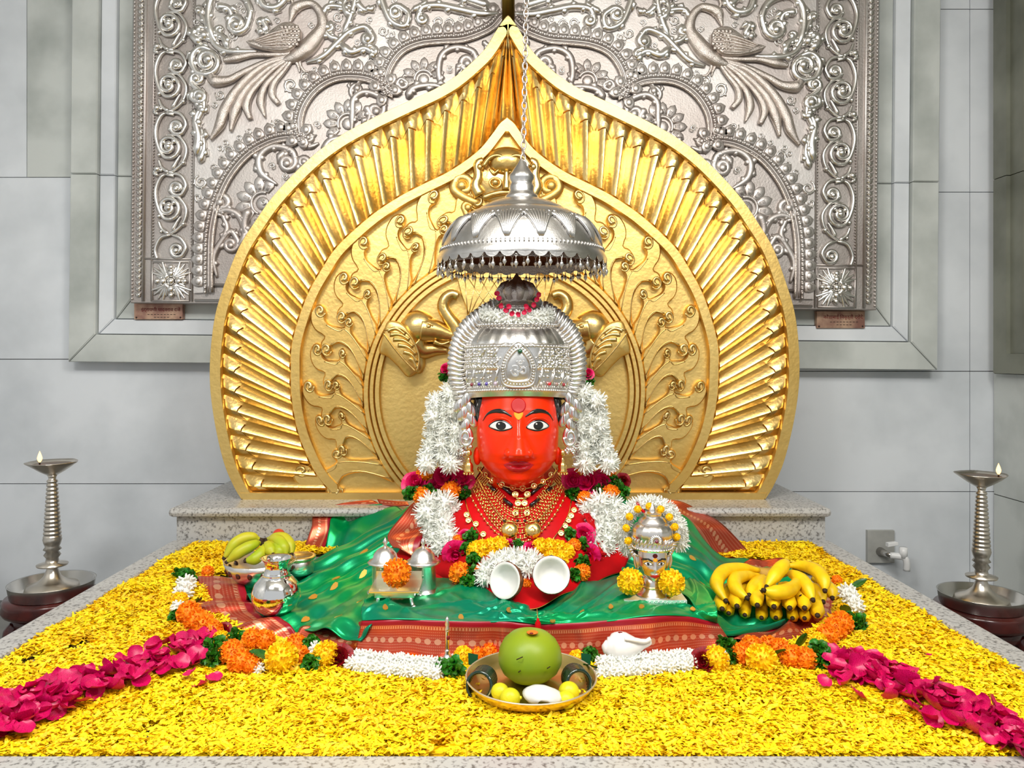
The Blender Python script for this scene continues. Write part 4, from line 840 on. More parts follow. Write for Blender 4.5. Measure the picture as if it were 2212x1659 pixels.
# finial and side ornaments
m = M().lathe([(48*KC, 0), (44*KC, 6*KC), (34*KC, 12*KC), (30*KC, 20*KC), (38*KC, 30*KC), (36*KC, 42*KC), (22*KC, 54*KC), (8*KC, 66*KC), (1*KC, 78*KC)], qc(1116, 668), 32, lambda a, i: 1+.10*abs(sin(a*5))); fi = part(m.build('finial', SILVD, cn))
for j in range(9):
    a = 2*PI*j/9; c = np.array(qc(1116, 646)); u = np.array([cos(a), sin(a), 0]); m = M().tube([c+u*30*KC, c+u*40*KC+np.array([0, 0, 14*KC]), c+u*30*KC+np.array([0, 0, 30*KC]), c+u*18*KC+np.array([0, 0, 40*KC])], [8*KC, 10*KC, 7*KC, 1*KC], 8); m.build('finial_petal', SILVD, fi)
for s, x0 in ((-1, 1008), (1, 1228)):
    oz = thing('ear_ornament', 'silver leaf and peacock ear ornament on the %s side of the red face' % ('left' if s < 0 else 'right'), 'ear ornament', qc(x0, 985))
    for (dx, dy, r, l) in ((0, -6, 11, 24), (-14, 6, 11, 22), (10, 12, 11, 24), (-6, 22, 11, 24), (12, 34, 10, 24), (0, 46, 10, 20)):
        x, y_ = x0+s*(-dx), 868+dy; m = M().ball(qc(x, y_, 40), (r*KC, 5*KC, l*.8*KC), 12, 8, Matrix.Rotation(s*.5*(1 if dx > 0 else -1), 4, 'Y')); m.ball(qc(x, y_, 44), (r*.4*KC, 3*KC, l*.5*KC), 8, 6); m.build('leaf', SILVB, oz)
    m = M(); sp_ = [(x0+s*-1*(14*(1-.8*t)*cos(t*9)), 940+20*(1-.8*t)*sin(t*9)) for t in np.linspace(0, 1, 40)]; m.tube([qc(x, y_, 44) for x, y_ in sp_], 3.4*KC, 7); m.ball(qc(x0, 940, 38), (16*KC, 6*KC, 24*KC), 16, 10); m.build('peacock_disc', SILVB, oz)
    m = M()
    for j in range(16): m.ball(qc(x0+rd.uniform(-12, 12), 966+rd.uniform(-8, 10), 42), 4*KC, 8, 5)
    m.build('bead_cluster', SILVB, oz)['kind'] = 'stuff'
GOLDJ = mat('bright_gold', (.95, .70, .28), 1, .24, (.86, .56, .16), 60)
for s, x0 in ((-1, 1014), (1, 1212)):
    oz = thing('jhumka_earring', 'gold bell earring hanging on the %s side of the red face' % ('left' if s < 0 else 'right'), 'earring', qc(x0, 1012, 35))
    k = KC; c = qc(x0, 1014, 38)
    m = M().lathe([(2*k, 34*k), (6*k, 36*k), (7*k, 41*k), (5*k, 46*k), (1*k, 48*k)], c, 14); m.build('bead', GOLDJ, oz)
    m = M().lathe([(10*k, 0), (11*k, 3*k), (9*k, 5*k), (10*k, 12*k), (8*k, 18*k), (4*k, 23*k), (5*k, 25*k), (2*k, 32*k)], c, 20, lambda a, i: 1+.05*sin(a*10)); m.build('bell', GOLDJ, oz)
    m = M()
    for j in range(10): m.ball((c[0]+10*k*cos(j*.628), c[1]+10*k*sin(j*.628), c[2]-3*k), 2.4*k, 6, 4)
    m.build('hanging_beads', GOLDJ, oz)
# ---------- necklaces, laid over the robe ----------
KB = 2.36/F
def onb(px, py, lift=3): 
    d = bustd(px, py)-lift*KB; return P(px, py, d)
def strand(xl, yl, xr, yr, xb, yb, n=120, e=2.1):
    t = np.linspace(-1, 1, n); x = np.where(t < 0, xb+(xl-xb)*-t, xb+(xr-xb)*t); e_ = np.abs(t)**e
    sh = np.abs(t)**.62
    x = np.where(t < 0, xb+(xl-xb)*sh, xb+(xr-xb)*sh); y_ = np.where(t < 0, yb+(yl-yb)*np.abs(t)**1.25, yb+(yr-yb)*np.abs(t)**1.25); return np.stack([x, y_], 1)
def beads(m, pts, r, step, lift=3):
    L = np.sum(np.linalg.norm(np.diff(pts, axis=0), axis=1)); 
    for x, y_ in resamp(pts, int(L/step)): m.ball(onb(x, y_, lift), (r*KB, r*KB, r*1.15*KB), 6, 4)
for i, (x0, y0, yb, r, lab) in enumerate(((1050, 1040, 1108, 2.3, 'shortest gold bead necklace, just under the locket'), (1044, 1042, 1118, 2.3, 'gold bead necklace second below the chin locket'), (1037, 1040, 1130, 2.4, 'middle gold bead necklace with fine round beads'), (1031, 1042, 1140, 2.4, 'gold bead necklace crossing behind the two round pendants'), (1025, 1045, 1152, 2.6, 'gold bead necklace reaching just below the round pendants'), (1018, 1046, 1164, 2.8, 'longest fine bead necklace above the yellow marigolds'), (1012, 1062, 1172, 3.4, 'outermost necklace of larger drop shaped gold beads'))):
    nk = thing('bead_necklace', lab, 'necklace', onb(1120, yb), 'gold bead necklaces on the red robe'); m = M()
    for dd in ((0, 5) if i < 6 else (0,)): beads(m, strand(x0+dd, y0, 2238-x0-dd, y0, 1120, yb-dd), r, r*3.0+.6, 2+i*.3)
    o = m.build('bead_strand', GOLDJ, nk); o['kind'] = 'stuff'; M().tube([onb(x, y_, 2) for x, y_ in strand(x0, y0, 2238-x0, y0, 1120, yb)], .7*KB, 4).build('thread', GOLDJ, nk)
# coin chain, outermost
nk = thing('coin_chain', 'long thin gold chain hung with flat coins at the robe sides', 'necklace', onb(1120, 1160)); cp = strand(1006, 1082, 1234, 1080, 1120, 1186, e=2)
M().tube([onb(x, y_, 4) for x, y_ in crs([(1005, 1080), (1012, 1105), (1028, 1140), (1048, 1172)], 20)], 1.4*KB, 5).build('chain', GOLDJ, nk); M().tube([onb(x, y_, 4) for x, y_ in crs([(1234, 1082), (1228, 1110), (1212, 1140), (1194, 1165)], 20)], 1.4*KB, 5).build('chain', GOLDJ, nk)
def coin(x, y_, r, par, name='coin', lift=5, mt=None):
    c = np.array(onb(x, y_, lift)); R_ = Matrix.Rotation(PI/2-.45, 4, 'X'); m = M(); m.lathe([(r*.2*KB, 0), (r*.6*KB, .4*KB), (r*.9*KB, 0), (r*KB, .8*KB), (r*KB, 2*KB), (r*.8*KB, 2.2*KB), (r*.72*KB, 1.4*KB), (r*.3*KB, 2.4*KB), (.01*KB, 2.8*KB)], c, 16, mat=R_); return m.build(name, mt or GOLDJ, par)
for x, y_ in ((1008, 1112), (1012, 1124), (1028, 1132), (1044, 1154), (1022, 1160), (1240, 1102), (1234, 1114), (1228, 1124), (1221, 1136), (1212, 1152)): coin(x, y_, 6.5, nk)
# black and gold necklace with locket
nk = thing('coin_choker', 'gold coin choker close under the chin', 'necklace', onb(1120, 1058, 8))
for x, y_ in ((1036, 1014), (1048, 1026), (1064, 1038), (1084, 1047), (1108, 1053), (1129, 1055), (1153, 1050), (1172, 1041), (1190, 1026), (1204, 1014)): coin(x, y_, 7.5, nk, 'coin', 16)
M().tube([onb(x, y_, 12) for x, y_ in crs([(1030, 1008), (1050, 1030), (1084, 1048), (1120, 1056), (1153, 1051), (1190, 1030), (1206, 1010)], 40)], 1.8*KB, 6).build('chain', GOLDJ, nk)
nk = thing('black_tube_necklace', 'necklace of black tubes and gold bead panels with a gold locket at the throat', 'necklace', onb(1126, 1100, 8)); BT = mat('black_glass_tube', lin(28, 8, 10), 0, .2, coat=.5)
for s in (-1, 1):
    X = lambda x: 1126+s*(1126-x)*-1 if s > 0 else x
    xx = lambda x: x if s < 0 else 2252-x
    for a, b in (((1054, 1046), (1070, 1060)), ((1088, 1078), (1106, 1092)), ((1076, 1044), (1104, 1066))): M().tube([onb(xx(a[0]), a[1], 10), onb(xx(b[0]), b[1], 10)], 4.2*KB, 10).build('black_tube', BT, nk)
    for a, b in (((1036, 1030), (1052, 1044)), ((1070, 1060), (1088, 1078))):
        m = M()
        for i in range(6):
            for j in range(5):
                t = i/5; w_ = (j-2)*3.2; x = a[0]+(b[0]-a[0])*t+w_*.6; y_ = a[1]+(b[1]-a[1])*t-w_*.7; m.ball(onb(xx(x), y_, 10), 1.8*KB, 6, 4)
        m.build('bead_panel', GOLDJ, nk)['kind'] = 'stuff'
    coin(1126+s*13, 1068, 7.5, nk, 'round_boss', 14); coin(1126+s*7, 1087, 7, nk, 'round_boss', 14); coin(1126+s*12.5, 1108, 7, nk, 'round_boss', 12)
    M().ball(onb(1126+s*12.5, 1107, 19), 2*KB, 8, 6).build('ruby', GEM('ruby_glass', lin(120, 10, 20)), nk)
M().tube([onb(1115, 1077, 16), onb(1137, 1077, 16)], 3*KB, 10).build('bar', GOLDJ, nk)
m = M()
for j in range(7): m.ball(onb(1111+j*5, 1096+3*sin(j*PI/6), 14), 3*KB, 8, 5)
m.build('drop_row', GOLDJ, nk)
# two bowl pendants
nk = thing('bowl_pendant_necklace', 'gold chain with two large round domed pendants and black beads', 'necklace', onb(1126, 1145, 8))
for s in (-1, 1):
    c = np.array(onb(1126+s*25, 1145, 8)); R_ = Matrix.Rotation(PI/2-.5, 4, 'X'); k = KB
    m = M().lathe([(18*k, -3*k), (19*k, 0), (18*k, 4*k), (15*k, 8*k), (9*k, 11*k), (.1*k, 12*k)], c, 28, mat=R_); b = part(m.build('domed_pendant', GOLDJ, nk))
    m = M(); f = lambda x, y_, h: tuple(np.array(onb(1126+s*25+x, 1145+y_, 17+h)))
    m.prism([(-5, 4), (-7, -2), (-3, -6), (0, -10), (3, -6), (7, -2), (5, 4), (0, 6)], f, 0, 4, 1); m.build('crest', GOLDJ, b)
    M().tube([onb(1126+s*35, 1126, 10), onb(1126+s*14, 1128, 10)], 2.6*k, 8).build('bar', GOLDJ, nk)
    M().tube([onb(x, y_, 8) for x, y_ in crs([(1126+s*96, 1030), (1126+s*76, 1068), (1126+s*56, 1100), (1126+s*38, 1124)], 16)], 1.5*k, 5).build('chain', GOLDJ, nk)
    for x in (37, 8): M().ball(onb(1126+s*x, 1125, 12), 3.2*k, 8, 6).build('black_bead', BT, nk)
# ---------- hanging silver umbrella ----------
UD = 2.55; KU = UD/F; qu = Q(UD); UC = 1127
um = thing('hanging_umbrella', 'silver ceremonial umbrella with drop fringe hanging on a chain above the crown', 'umbrella', qu(UC, 565))
up = [(182, 567), (183, 563), (178, 552), (176, 548), (174, 541), (168, 525), (158, 504), (144, 485), (126, 470), (108, 461), (98, 459), (96, 456), (88, 450), (70, 441), (50, 434), (38, 431)]
zc = lambda y_: H-(y_-CY)*KU
def lz(prof): return [(r*KU, zc(y_)) for r, y_ in prof]
c0 = (P(UC, 565, UD)[0], UD, 0)
m = M().lathe(lz(up), c0, 96, lambda a, i: 1+(.008*abs(sin(a*26)) if i > 11 else 0)+(.004*sin(a*96) if i in (3, 4) else 0), capb=False); m.build('canopy', SILVU, um, angle=60)
m = M().lathe(lz([(181, 568), (172, 548), (150, 505), (110, 470), (60, 448), (2, 440)]), c0, 64, capb=False); m.build('canopy_lining', mat('dark_copper_lining', lin(96, 52, 36), .6, .45), um)
m = M().lathe(lz([(36, 433), (37, 427), (34, 422), (30, 420), (27, 414), (28, 406), (26, 400), (24, 396), (28, 388), (27, 380), (22, 374), (17, 366), (10, 356), (4, 345), (1, 342)]), c0, 40, lambda a, i: 1+(.06*abs(sin(a*8)) if i > 7 else .02*sin(a*20) if i < 3 else 0)); m.build('finial', SILVU, um, angle=60)
def onu(a, y_, lift=0):
    r = itp(y_, sorted((yy, rr) for rr, yy in up))+lift; return (c0[0]+r*KU*sin(a), UD-r*KU*cos(a), zc(y_))
for j in range(16):
    a0 = 2*PI*(j+.5)/16; m = M()
    for z in np.linspace(-1, 1, 9):
        pts = [onu(a0+z*.02, 535, 1), onu(a0+z*.07, 512, 4), onu(a0+z*.15, 490, 4), onu(a0+z*.19, 476+6*abs(z), 2)]; m.tube(crs(pts, 8), [1.4*KU]+[3.2*KU]*6+[1.8*KU], 5)
    for s in (-1, 1): m.tube([onu(a0+s*(.19-.05*(1-.7*t)*(1-cos(t*8))), 484+8*(1-.7*t)*sin(t*8), 3) for t in np.linspace(0, 1, 18)], 2.8*KU, 5)
    m.build('acanthus_relief', SILVU, um)
m = M()
for j in range(120): a = 2*PI*j/120; m.tube([onu(a, 547, 1), onu(a, 540, 1)], 1.6*KU, 4)
m.build('milled_band', SILVU, um)['kind'] = 'stuff'
for j in range(36):
    a = 2*PI*j/36; m = M(); V = [onu(a+x*.085, 566+y_, .5) for x, y_ in [(cos(t), abs(sin(t))*11) for t in np.linspace(0, PI, 9)]]
    f = lambda x, y_, h: onu(a+x*.085, 562+y_, h)
    m.prism([(cos(t), sin(t)*14) for t in np.linspace(0, PI, 10)], lambda x, y_, h: (c0[0]+(181+h)*KU*sin(a+x*.083), UD-(181+h)*KU*cos(a+x*.083), zc(562+y_)), 0, 1.5); m.build('scallop', SILVU, um, False)
def dropmesh(k):
    m = M(); m.tube([(2.2*k*cos(t), 0, -3*k+3*k*sin(t)) for t in np.linspace(0, 2*PI, 9)[:-1]], .7*k, 5, closed=True); m.tube([(0, 1.6*k*cos(t), -8.5*k+3*k*sin(t)) for t in np.linspace(0, 2*PI, 9)[:-1]], .7*k, 5, closed=True); m.ball((0, 0, -13*k), 2*k, 7, 5)
    m.lathe([(.3*k, -30*k), (1.2*k, -27*k), (4.6*k, -21*k), (4.2*k, -17*k), (1*k, -13*k)], (0, 0, 0), 10); return m.mesh('silver_drop')
dm = dropmesh(KU*.95); dm.materials.append(SILVB); dm2 = dropmesh(KU*.8); dm2.materials.append(SILVD)
for j in range(50):
    a = 2*PI*(j+.3)/50; r = 181 if j % 2 else 179; o = bpy.data.objects.new('silver_drop', dm); COL.objects.link(o); o.parent = um; o.matrix_parent_inverse = BASE[um.name]; o.location = (c0[0]+r*KU*sin(a), UD-r*KU*cos(a), zc(568+(3 if j % 2 else -2))); o.rotation_euler = (0, 0, a)
for j in range(44):
    a = 2*PI*j/44; r = 160; o = bpy.data.objects.new('lining_drop', dm2); COL.objects.link(o); o.parent = um; o.matrix_parent_inverse = BASE[um.name]; o.location = (c0[0]+r*KU*sin(a), UD-r*KU*cos(a), zc(572)); o.rotation_euler = (0, 0, a)
m = M().lathe(lz([(160, 556), (161, 574)]), c0, 64, capb=False, capt=False); m.build('inner_band', SILVD, um)
ct = np.array(qu(1130, 357)); M().tube([ct+np.array([10*KU*cos(t), 0, 10*KU*sin(t)]) for t in np.linspace(0, 2*PI, 21)[:-1]], 2.2*KU, 8, closed=True).build('hanging_ring', SILVU, um)
lk = M().tube([(5.2*KU*cos(t), 0, 9.5*KU*sin(t)) for t in np.linspace(0, 2*PI, 17)[:-1]], 1.9*KU, 6, closed=True).mesh('chain_link'); lk.materials.append(mat('chain_steel', (.78, .68, .62), 1, .28))
for j in range(36):
    y_ = 342-j*14.2; c = qu(1130+(345-y_)*.02, y_); o = bpy.data.objects.new('chain_link', lk); COL.objects.link(o); o.parent = um; o.matrix_parent_inverse = BASE[um.name]; o.location = c; o.rotation_euler = (0, 0, (j % 2)*PI/2+.35)
# ---------- flowers ----------
fib = lambda n: [(math.sqrt(max(0, 1-z*z))*cos(i*2.39996), math.sqrt(max(0, 1-z*z))*sin(i*2.39996), z) for i in range(n) for z in [1-2*(i+.5)/n]]
def frame(d):
    d = nrm(d); u = nrm(np.cross(d, (0.3, .9, .2))); return d, u, np.cross(d, u)
def marigold_mesh(seed, n=260):
    r = random.Random(seed); m = M(); m.ball((0, 0, 0), .8, 10, 8)
    for d in fib(n):
        d, u, v = frame(np.array(d)+[r.uniform(-.12, .12) for _ in range(3)]); t = r.uniform(0, 6.28); e = u*cos(t)+v*sin(t); g = np.cross(d, e); R_ = r.uniform(.9, 1.04)
        m.add([d*.72-e*.05, d*.72+e*.05, d*R_+e*.11+g*.04, d*(R_+.02)+g*r.uniform(.02, .08), d*R_-e*.11+g*.03], [(0, 1, 2, 3, 4)])
    return m.mesh('marigold', False)
def chrys_mesh(seed, n=190, wd=.062, curl=.3):
    r = random.Random(seed); m = M(); m.ball((0, 0, 0), .68, 8, 6)
    for d in fib(n):
        d, u, v = frame(np.array(d)+[r.uniform(-.2, .2) for _ in range(3)]); t = r.uniform(0, 6.28); e = u*cos(t)+v*sin(t); g = np.cross(d, e); R_ = r.uniform(.85, 1.15); c = curl*r.uniform(.3, 1)
        m.add([d*.3-e*wd*.5, d*.3+e*wd*.5, d*.7*R_+e*wd+g*c*.25, d*.7*R_-e*wd+g*c*.25, d*R_+e*wd*.6+g*c, d*R_-e*wd*.6+g*c], [(0, 1, 2, 3), (3, 2, 4, 5)])
    return m.mesh('chrysanthemum')
def rose_mesh(seed):
    r = random.Random(seed); m = M()
    for L_, (cnt, R_, op, hgt) in enumerate(((3, .22, .05, .75), (4, .42, .2, .72), (5, .66, .45, .6), (6, .92, .85, .42))):
        for k in range(cnt):
            a0 = 2*PI*k/cnt+L_*.7+r.uniform(-.15, .15); V = []; sp = 1.35*PI/cnt
            for i in range(5):
                v = i/4
                for j in range(6):
                    u = j/5*2-1; a = a0+u*sp*(.55+.45*v); rr = R_*(.3+.7*v**.8)+op*.28*v*v+.03*sin(5*u+k); z = -.45+hgt*1.5*v-op*.55*v*v-.10*u*u*v; V.append((rr*cos(a), rr*sin(a), z))
            m.grid(V, 6, 5)
    m.ball((0, 0, -.2), (.3, .3, .45), 8, 6); return m.mesh('rose')
def leafy_mesh(seed, n=26):
    r = random.Random(seed); m = M()
    for d in fib(n):
        d, u, v = frame(np.array(d)+[r.uniform(-.3, .3) for _ in range(3)]); t = r.uniform(0, 6.28); e = u*cos(t)+v*sin(t); g = np.cross(d, e); V = []; R_ = r.uniform(.75, 1.1)
        for i in range(4):
            for j in range(5):
                w_ = (j-2)/2; vv = i/3; ww = .42*sin(.35+vv*2.3); V.append(d*(.25+(R_-.25)*vv)+e*ww*w_+g*(.12*sin(5*w_+3*vv+seed)+.16*w_*w_+.1*sin(vv*7)))
        m.grid(V, 5, 4)
    return m.mesh('leaf_cluster')
def bud_mesh(seed, n=46):
    r = random.Random(seed); m = M(); m.ball((0, 0, 0), .7, 8, 6)
    for d in fib(n):
        d = nrm(np.array(d)+[r.uniform(-.15, .15) for _ in range(3)]); m.ball(d*.8, (.13, .13, .3), 6, 4, aim(nrm(d+np.array([r.uniform(-.5, .5) for _ in range(3)]))))
    return m.mesh('tuberose')
def bigleaf_mesh(seed):
    m = M(); V = []
    for i in range(9):
        v = i/8
        for j in range(5):
            u = (j-2)/2; V.append((u*.42*sin(PI*min(1, v*.98+.02))**.8*(1.15-v*.4), v*2-1, .12*abs(u)+.22*sin(v*3+seed)*.6))
    m.grid(V, 5, 9); return m.mesh('leaf')
MO = island(mat('orange_marigold', lin(255, 156, 6), 0, .6, lin(250, 124, 0), 20), .18, .012); MY = island(mat('yellow_marigold', lin(255, 218, 8), 0, .6, lin(252, 196, 0), 20), .15, .012)
WH = island(mat('white_petals', lin(246, 246, 240), 0, .6, lin(228, 230, 222), 12), .1, .005); RM = mat('magenta_rose', lin(236, 26, 112), 0, .45, lin(206, 12, 82), 6); RD = mat('dark_red_rose', lin(150, 2, 22), 0, .5, lin(112, 0, 14), 6)
LG = island(mat('curly_green_leaf', lin(62, 132, 22), 0, .45, lin(30, 92, 14), 10), .3, .02); LG2 = mat('dark_green_leaf', lin(52, 108, 34), 0, .35, lin(30, 80, 26), 5)
def mk(fn, n, mt, *a):
    L = []
    for i in range(n):
        me = fn(i*7+1, *a); me.materials.append(mt); L.append(me)
    return L
FL = {'orange': mk(marigold_mesh, 3, MO), 'yellow': mk(marigold_mesh, 3, MY), 'chrys': mk(chrys_mesh, 3, WH), 'rose': mk(rose_mesh, 2, RM), 'darkrose': mk(rose_mesh, 2, RD), 'green': mk(leafy_mesh, 3, LG), 'white': mk(bud_mesh, 3, WH), 'leaf': mk(bigleaf_mesh, 2, LG2)}
NM = {'orange': 'orange_marigold', 'yellow': 'yellow_marigold', 'chrys': 'white_chrysanthemum', 'rose': 'magenta_rose', 'darkrose': 'dark_red_rose', 'green': 'leaf_cluster', 'white': 'tuberose_cluster', 'leaf': 'leaf'}
def flower(kind, loc, r, par, rot=None, sq=(1, 1, 1)):
    o = bpy.data.objects.new(NM[kind], random.choice(FL[kind])); COL.objects.link(o); o.parent = par; o.matrix_parent_inverse = BASE[par.name]; o.location = loc
    if rot is None: rot = (random.uniform(-.5, .5)+(PI/2.6 if 'rose' in kind else 0), random.uniform(-.5, .5), random.uniform(0, 6.28) if 'rose' not in kind else random.uniform(-.4, .4))
    o.rotation_euler = rot; o.scale = (r*sq[0], r*sq[1], r*sq[2]); return o
def ground(px, py, rpx): 
    d = (H)*F/(py-CY+rpx*.9); return P(px, py, d), rpx*d/F
# garland on the altar, two halves
gl_ = [('orange', 449, 1236, 14), ('green', 404, 1246, 20), ('green', 388, 1240, 14), ('white', 402, 1262, 22), ('white', 396, 1280, 22), ('yellow', 389, 1296, 18), ('white', 384, 1312, 16), ('leaf', 425, 1302, 26), ('green', 378, 1332, 16), ('orange', 408, 1324, 27), ('orange', 425, 1340, 27), ('orange', 441, 1352, 27), ('orange', 458, 1362, 24), ('darkrose', 480, 1362, 18), ('yellow', 477, 1378, 17), ('green', 465, 1398, 24), ('green', 487, 1414, 24), ('green', 512, 1378, 20), ('green', 460, 1424, 22),
       ('orange', 545, 1382, 24), ('orange', 572, 1383, 24), ('orange', 500, 1410, 29), ('orange', 520, 1430, 29), ('orange', 540, 1436, 24), ('yellow', 608, 1422, 36), ('leaf', 570, 1420, 34), ('white', 558, 1446, 15), ('orange', 640, 1390, 22), ('orange', 645, 1416, 24), ('green', 674, 1392, 21), ('white', 683, 1402, 18), ('green', 671, 1434, 20), ('yellow', 704, 1414, 30), ('darkrose', 732, 1419, 27)]
gr_ = [('yellow', 1246, 1424, 20), ('green', 1276, 1416, 20), ('leaf', 1282, 1442, 30), ('darkrose', 1520, 1430, 27), ('yellow', 1546, 1424, 30), ('green', 1568, 1396, 22), ('white', 1564, 1422, 16), ('green', 1586, 1420, 20), ('orange', 1606, 1414, 27), ('orange', 1624, 1396, 24), ('yellow', 1645, 1424, 34), ('leaf', 1674, 1418, 30), ('orange', 1684, 1402, 24), ('orange', 1660, 1392, 20), ('orange', 1711, 1420, 28), ('orange', 1738, 1424, 27), ('leaf', 1731, 1388, 28), ('green', 1767, 1408, 25), ('green', 1772, 1432, 20), ('yellow', 1768, 1386, 20), ('orange', 1788, 1372, 25), ('orange', 1803, 1360, 26), ('orange', 1818, 1346, 26), ('green', 1850, 1344, 22), ('leaf', 1828, 1320, 28), ('yellow', 1822, 1318, 15), ('white', 1830, 1280, 21), ('white', 1840, 1294, 21), ('white', 1850, 1310, 19), ('leaf', 1852, 1264, 24), ('orange', 1808, 1254, 12)]
for lst, lab, (x0, x1), (y0, y1), ex in ((gl_, 'orange, yellow and white flower garland lying along the left hem of the sari', (762, 945), (1429, 1446), [('green', 978, 1445, 26), ('green', 955, 1438, 18), ('white', 972, 1425, 14), ('yellow', 1000, 1418, 22), ('orange', 1030, 1412, 18), ('orange', 1056, 1408, 20)]),
                       (gr_, 'orange, yellow and white flower garland lying along the right hem of the sari', (1300, 1494), (1444, 1426), [])):
    g = thing('floor_garland', lab, 'garland', G((x0+x1)/2, y0), 'garlands round the sari')
    for k, x, y_, r in lst+ex:
        p, rr = ground(x, y_, r); flower(k, p, rr*(1.12 if k in ('green',) else 1), g, (random.uniform(-.9, -.2), random.uniform(-.4, .4), random.uniform(-2, 2)) if k == 'leaf' else None)
    for i in range(15):
        t = i/14
        for dy in (-9, 9):
            p, rr = ground(x0+(x1-x0)*t+random.uniform(-4, 4), y0+(y1-y0)*t+dy+random.uniform(-3, 3), 18); flower('white', p, rr, g)
# statue garland
sg_ = thing('statue_garland', 'thick garland of white chrysanthemums, roses, marigolds and leaves round the statue', 'garland', P(1119, 1200, 2.3))
def onbody(px, py, rpx, dmin=2.12):
    d = bustd(px, py) if abs(px-1119) < itp(py, BW)*.97 else itp(py, BD)+.10
    d = min(d, itp(py, BD)+.12); r = rpx*d/F; d -= .055*np.clip((py-1200)/25, 0, 1); return P(px, py, d-r*.55), r
for pth, r in (([(976, 848), (982, 900), (984, 950), (976, 1000)], 21), ([(944, 868), (938, 910), (932, 960), (920, 1002)], 19), ([(960, 880), (958, 930), (952, 985)], 17), ([(1258, 848), (1256, 900), (1258, 950), (1262, 1000)], 21), ([(1288, 866), (1294, 910), (1302, 960), (1318, 1002)], 19), ([(1272, 880), (1276, 930), (1288, 985)], 17)):
    L = crs(pth, 9)
    for x, y_ in L:
        d = 2.52 if y_ < 1000 else 2.5; flower('chrys', P(x+random.uniform(-3, 3), y_, d+random.uniform(-.012, .012)), r*1.25*d/F, sg_, (random.uniform(-.6, .6), random.uniform(-.6, .6), random.uniform(0, 6)))
for x, y_ in ((962, 803), (1270, 812)): flower('green', P(x, y_+10, 2.56), 17*2.56/F, sg_); flower('rose', P(x, y_-6, 2.55), 13*2.55/F, sg_)
LST = [('orange', 917, 1022, 17), ('rose', 898, 1042, 25), ('rose', 962, 1029, 28), ('rose', 999, 1034, 22), ('rose', 942, 1052, 17), ('orange', 912, 1072, 19), ('orange', 974, 1060, 20), ('green', 888, 1066, 18), ('green', 924, 1060, 16), ('green', 978, 1046, 14), ('green', 1003, 1066, 18), ('green', 945, 1070, 15),
       ('orange', 989, 1168, 13), ('rose', 984, 1198, 24), ('rose', 1003, 1158, 14), ('green', 1018, 1158, 17), ('green', 1012, 1186, 18), ('green', 1024, 1210, 18), ('green', 1010, 1258, 18), ('green', 1020, 1236, 14), ('orange', 993, 1238, 22), ('orange', 1039, 1233, 13), ('darkrose', 1026, 1245, 11),
       ('yellow', 1030, 1190, 21), ('yellow', 1046, 1186, 20), ('yellow', 1062, 1182, 20), ('yellow', 1080, 1179, 19), ('yellow', 1040, 1200, 16), ('yellow', 1064, 1196, 16), ('rose', 1101, 1180, 13), ('green', 1119, 1179, 15), ('orange', 1123, 1192, 11), ('rose', 1149, 1186, 17), ('green', 1089, 1196, 12), ('yellow', 1168, 1182, 19), ('yellow', 1186, 1184, 20), ('yellow', 1206, 1187, 20), ('yellow', 1221, 1195, 20), ('yellow', 1190, 1200, 18), ('yellow', 1212, 1208, 16),
       ('orange', 1240, 1179, 15), ('green', 1258, 1180, 18), ('green', 1231, 1154, 15), ('green', 1260, 1216, 18), ('green', 1240, 1242, 17), ('rose', 1260, 1155, 21), ('rose', 1271, 1200, 21), ('orange', 1258, 1236, 17), ('rose', 1238, 1036, 20), ('rose', 1268, 1042, 25), ('rose', 1301, 1043, 23), ('darkrose', 1345, 1040, 15), ('orange', 1255, 1021, 13), ('orange', 1315, 1019, 15), ('green', 1324, 1040, 17), ('green', 1344, 1060, 16), ('green', 1238, 1068, 18), ('green', 1294, 1056, 15), ('green', 1337, 1076, 14), ('orange', 1263, 1077, 16), ('orange', 1320, 1067, 19),
       ('orange', 1133, 1268, 16), ('green', 1140, 1284, 11), ('darkrose', 1132, 1240, 14), ('green', 1118, 1288, 9)]
for k, x, y_, r in LST:
    p, rr = onbody(x, y_, r); flower(k, p, rr*1.08, sg_)
for x, y_, r in ((930, 1090, 24), (958, 1086, 24), (922, 1108, 24), (948, 1112, 26), (974, 1100, 20), (932, 1132, 24), (958, 1136, 24), (940, 1156, 23), (966, 1160, 22), (952, 1178, 20), (972, 1178, 18), (946, 1190, 15),
                (1270, 1094, 22), (1296, 1088, 24), (1324, 1090, 20), (1280, 1116, 24), (1306, 1116, 25), (1330, 1112, 18), (1292, 1142, 24), (1318, 1142, 22), (1286, 1164, 20), (1308, 1166, 24), (1300, 1188, 20), (1318, 1186, 16),
                (1052, 1230, 20), (1070, 1218, 20), (1090, 1210, 20), (1110, 1206, 20), (1130, 1208, 20), (1150, 1212, 20), (1048, 1248, 18), (1076, 1232, 18), (1110, 1224, 20), (1140, 1228, 20)):
    p, rr = onbody(x, y_, r); flower('chrys', p, rr*1.25, sg_, (random.uniform(-.8, .8), random.uniform(-.8, .8), random.uniform(0, 6)))
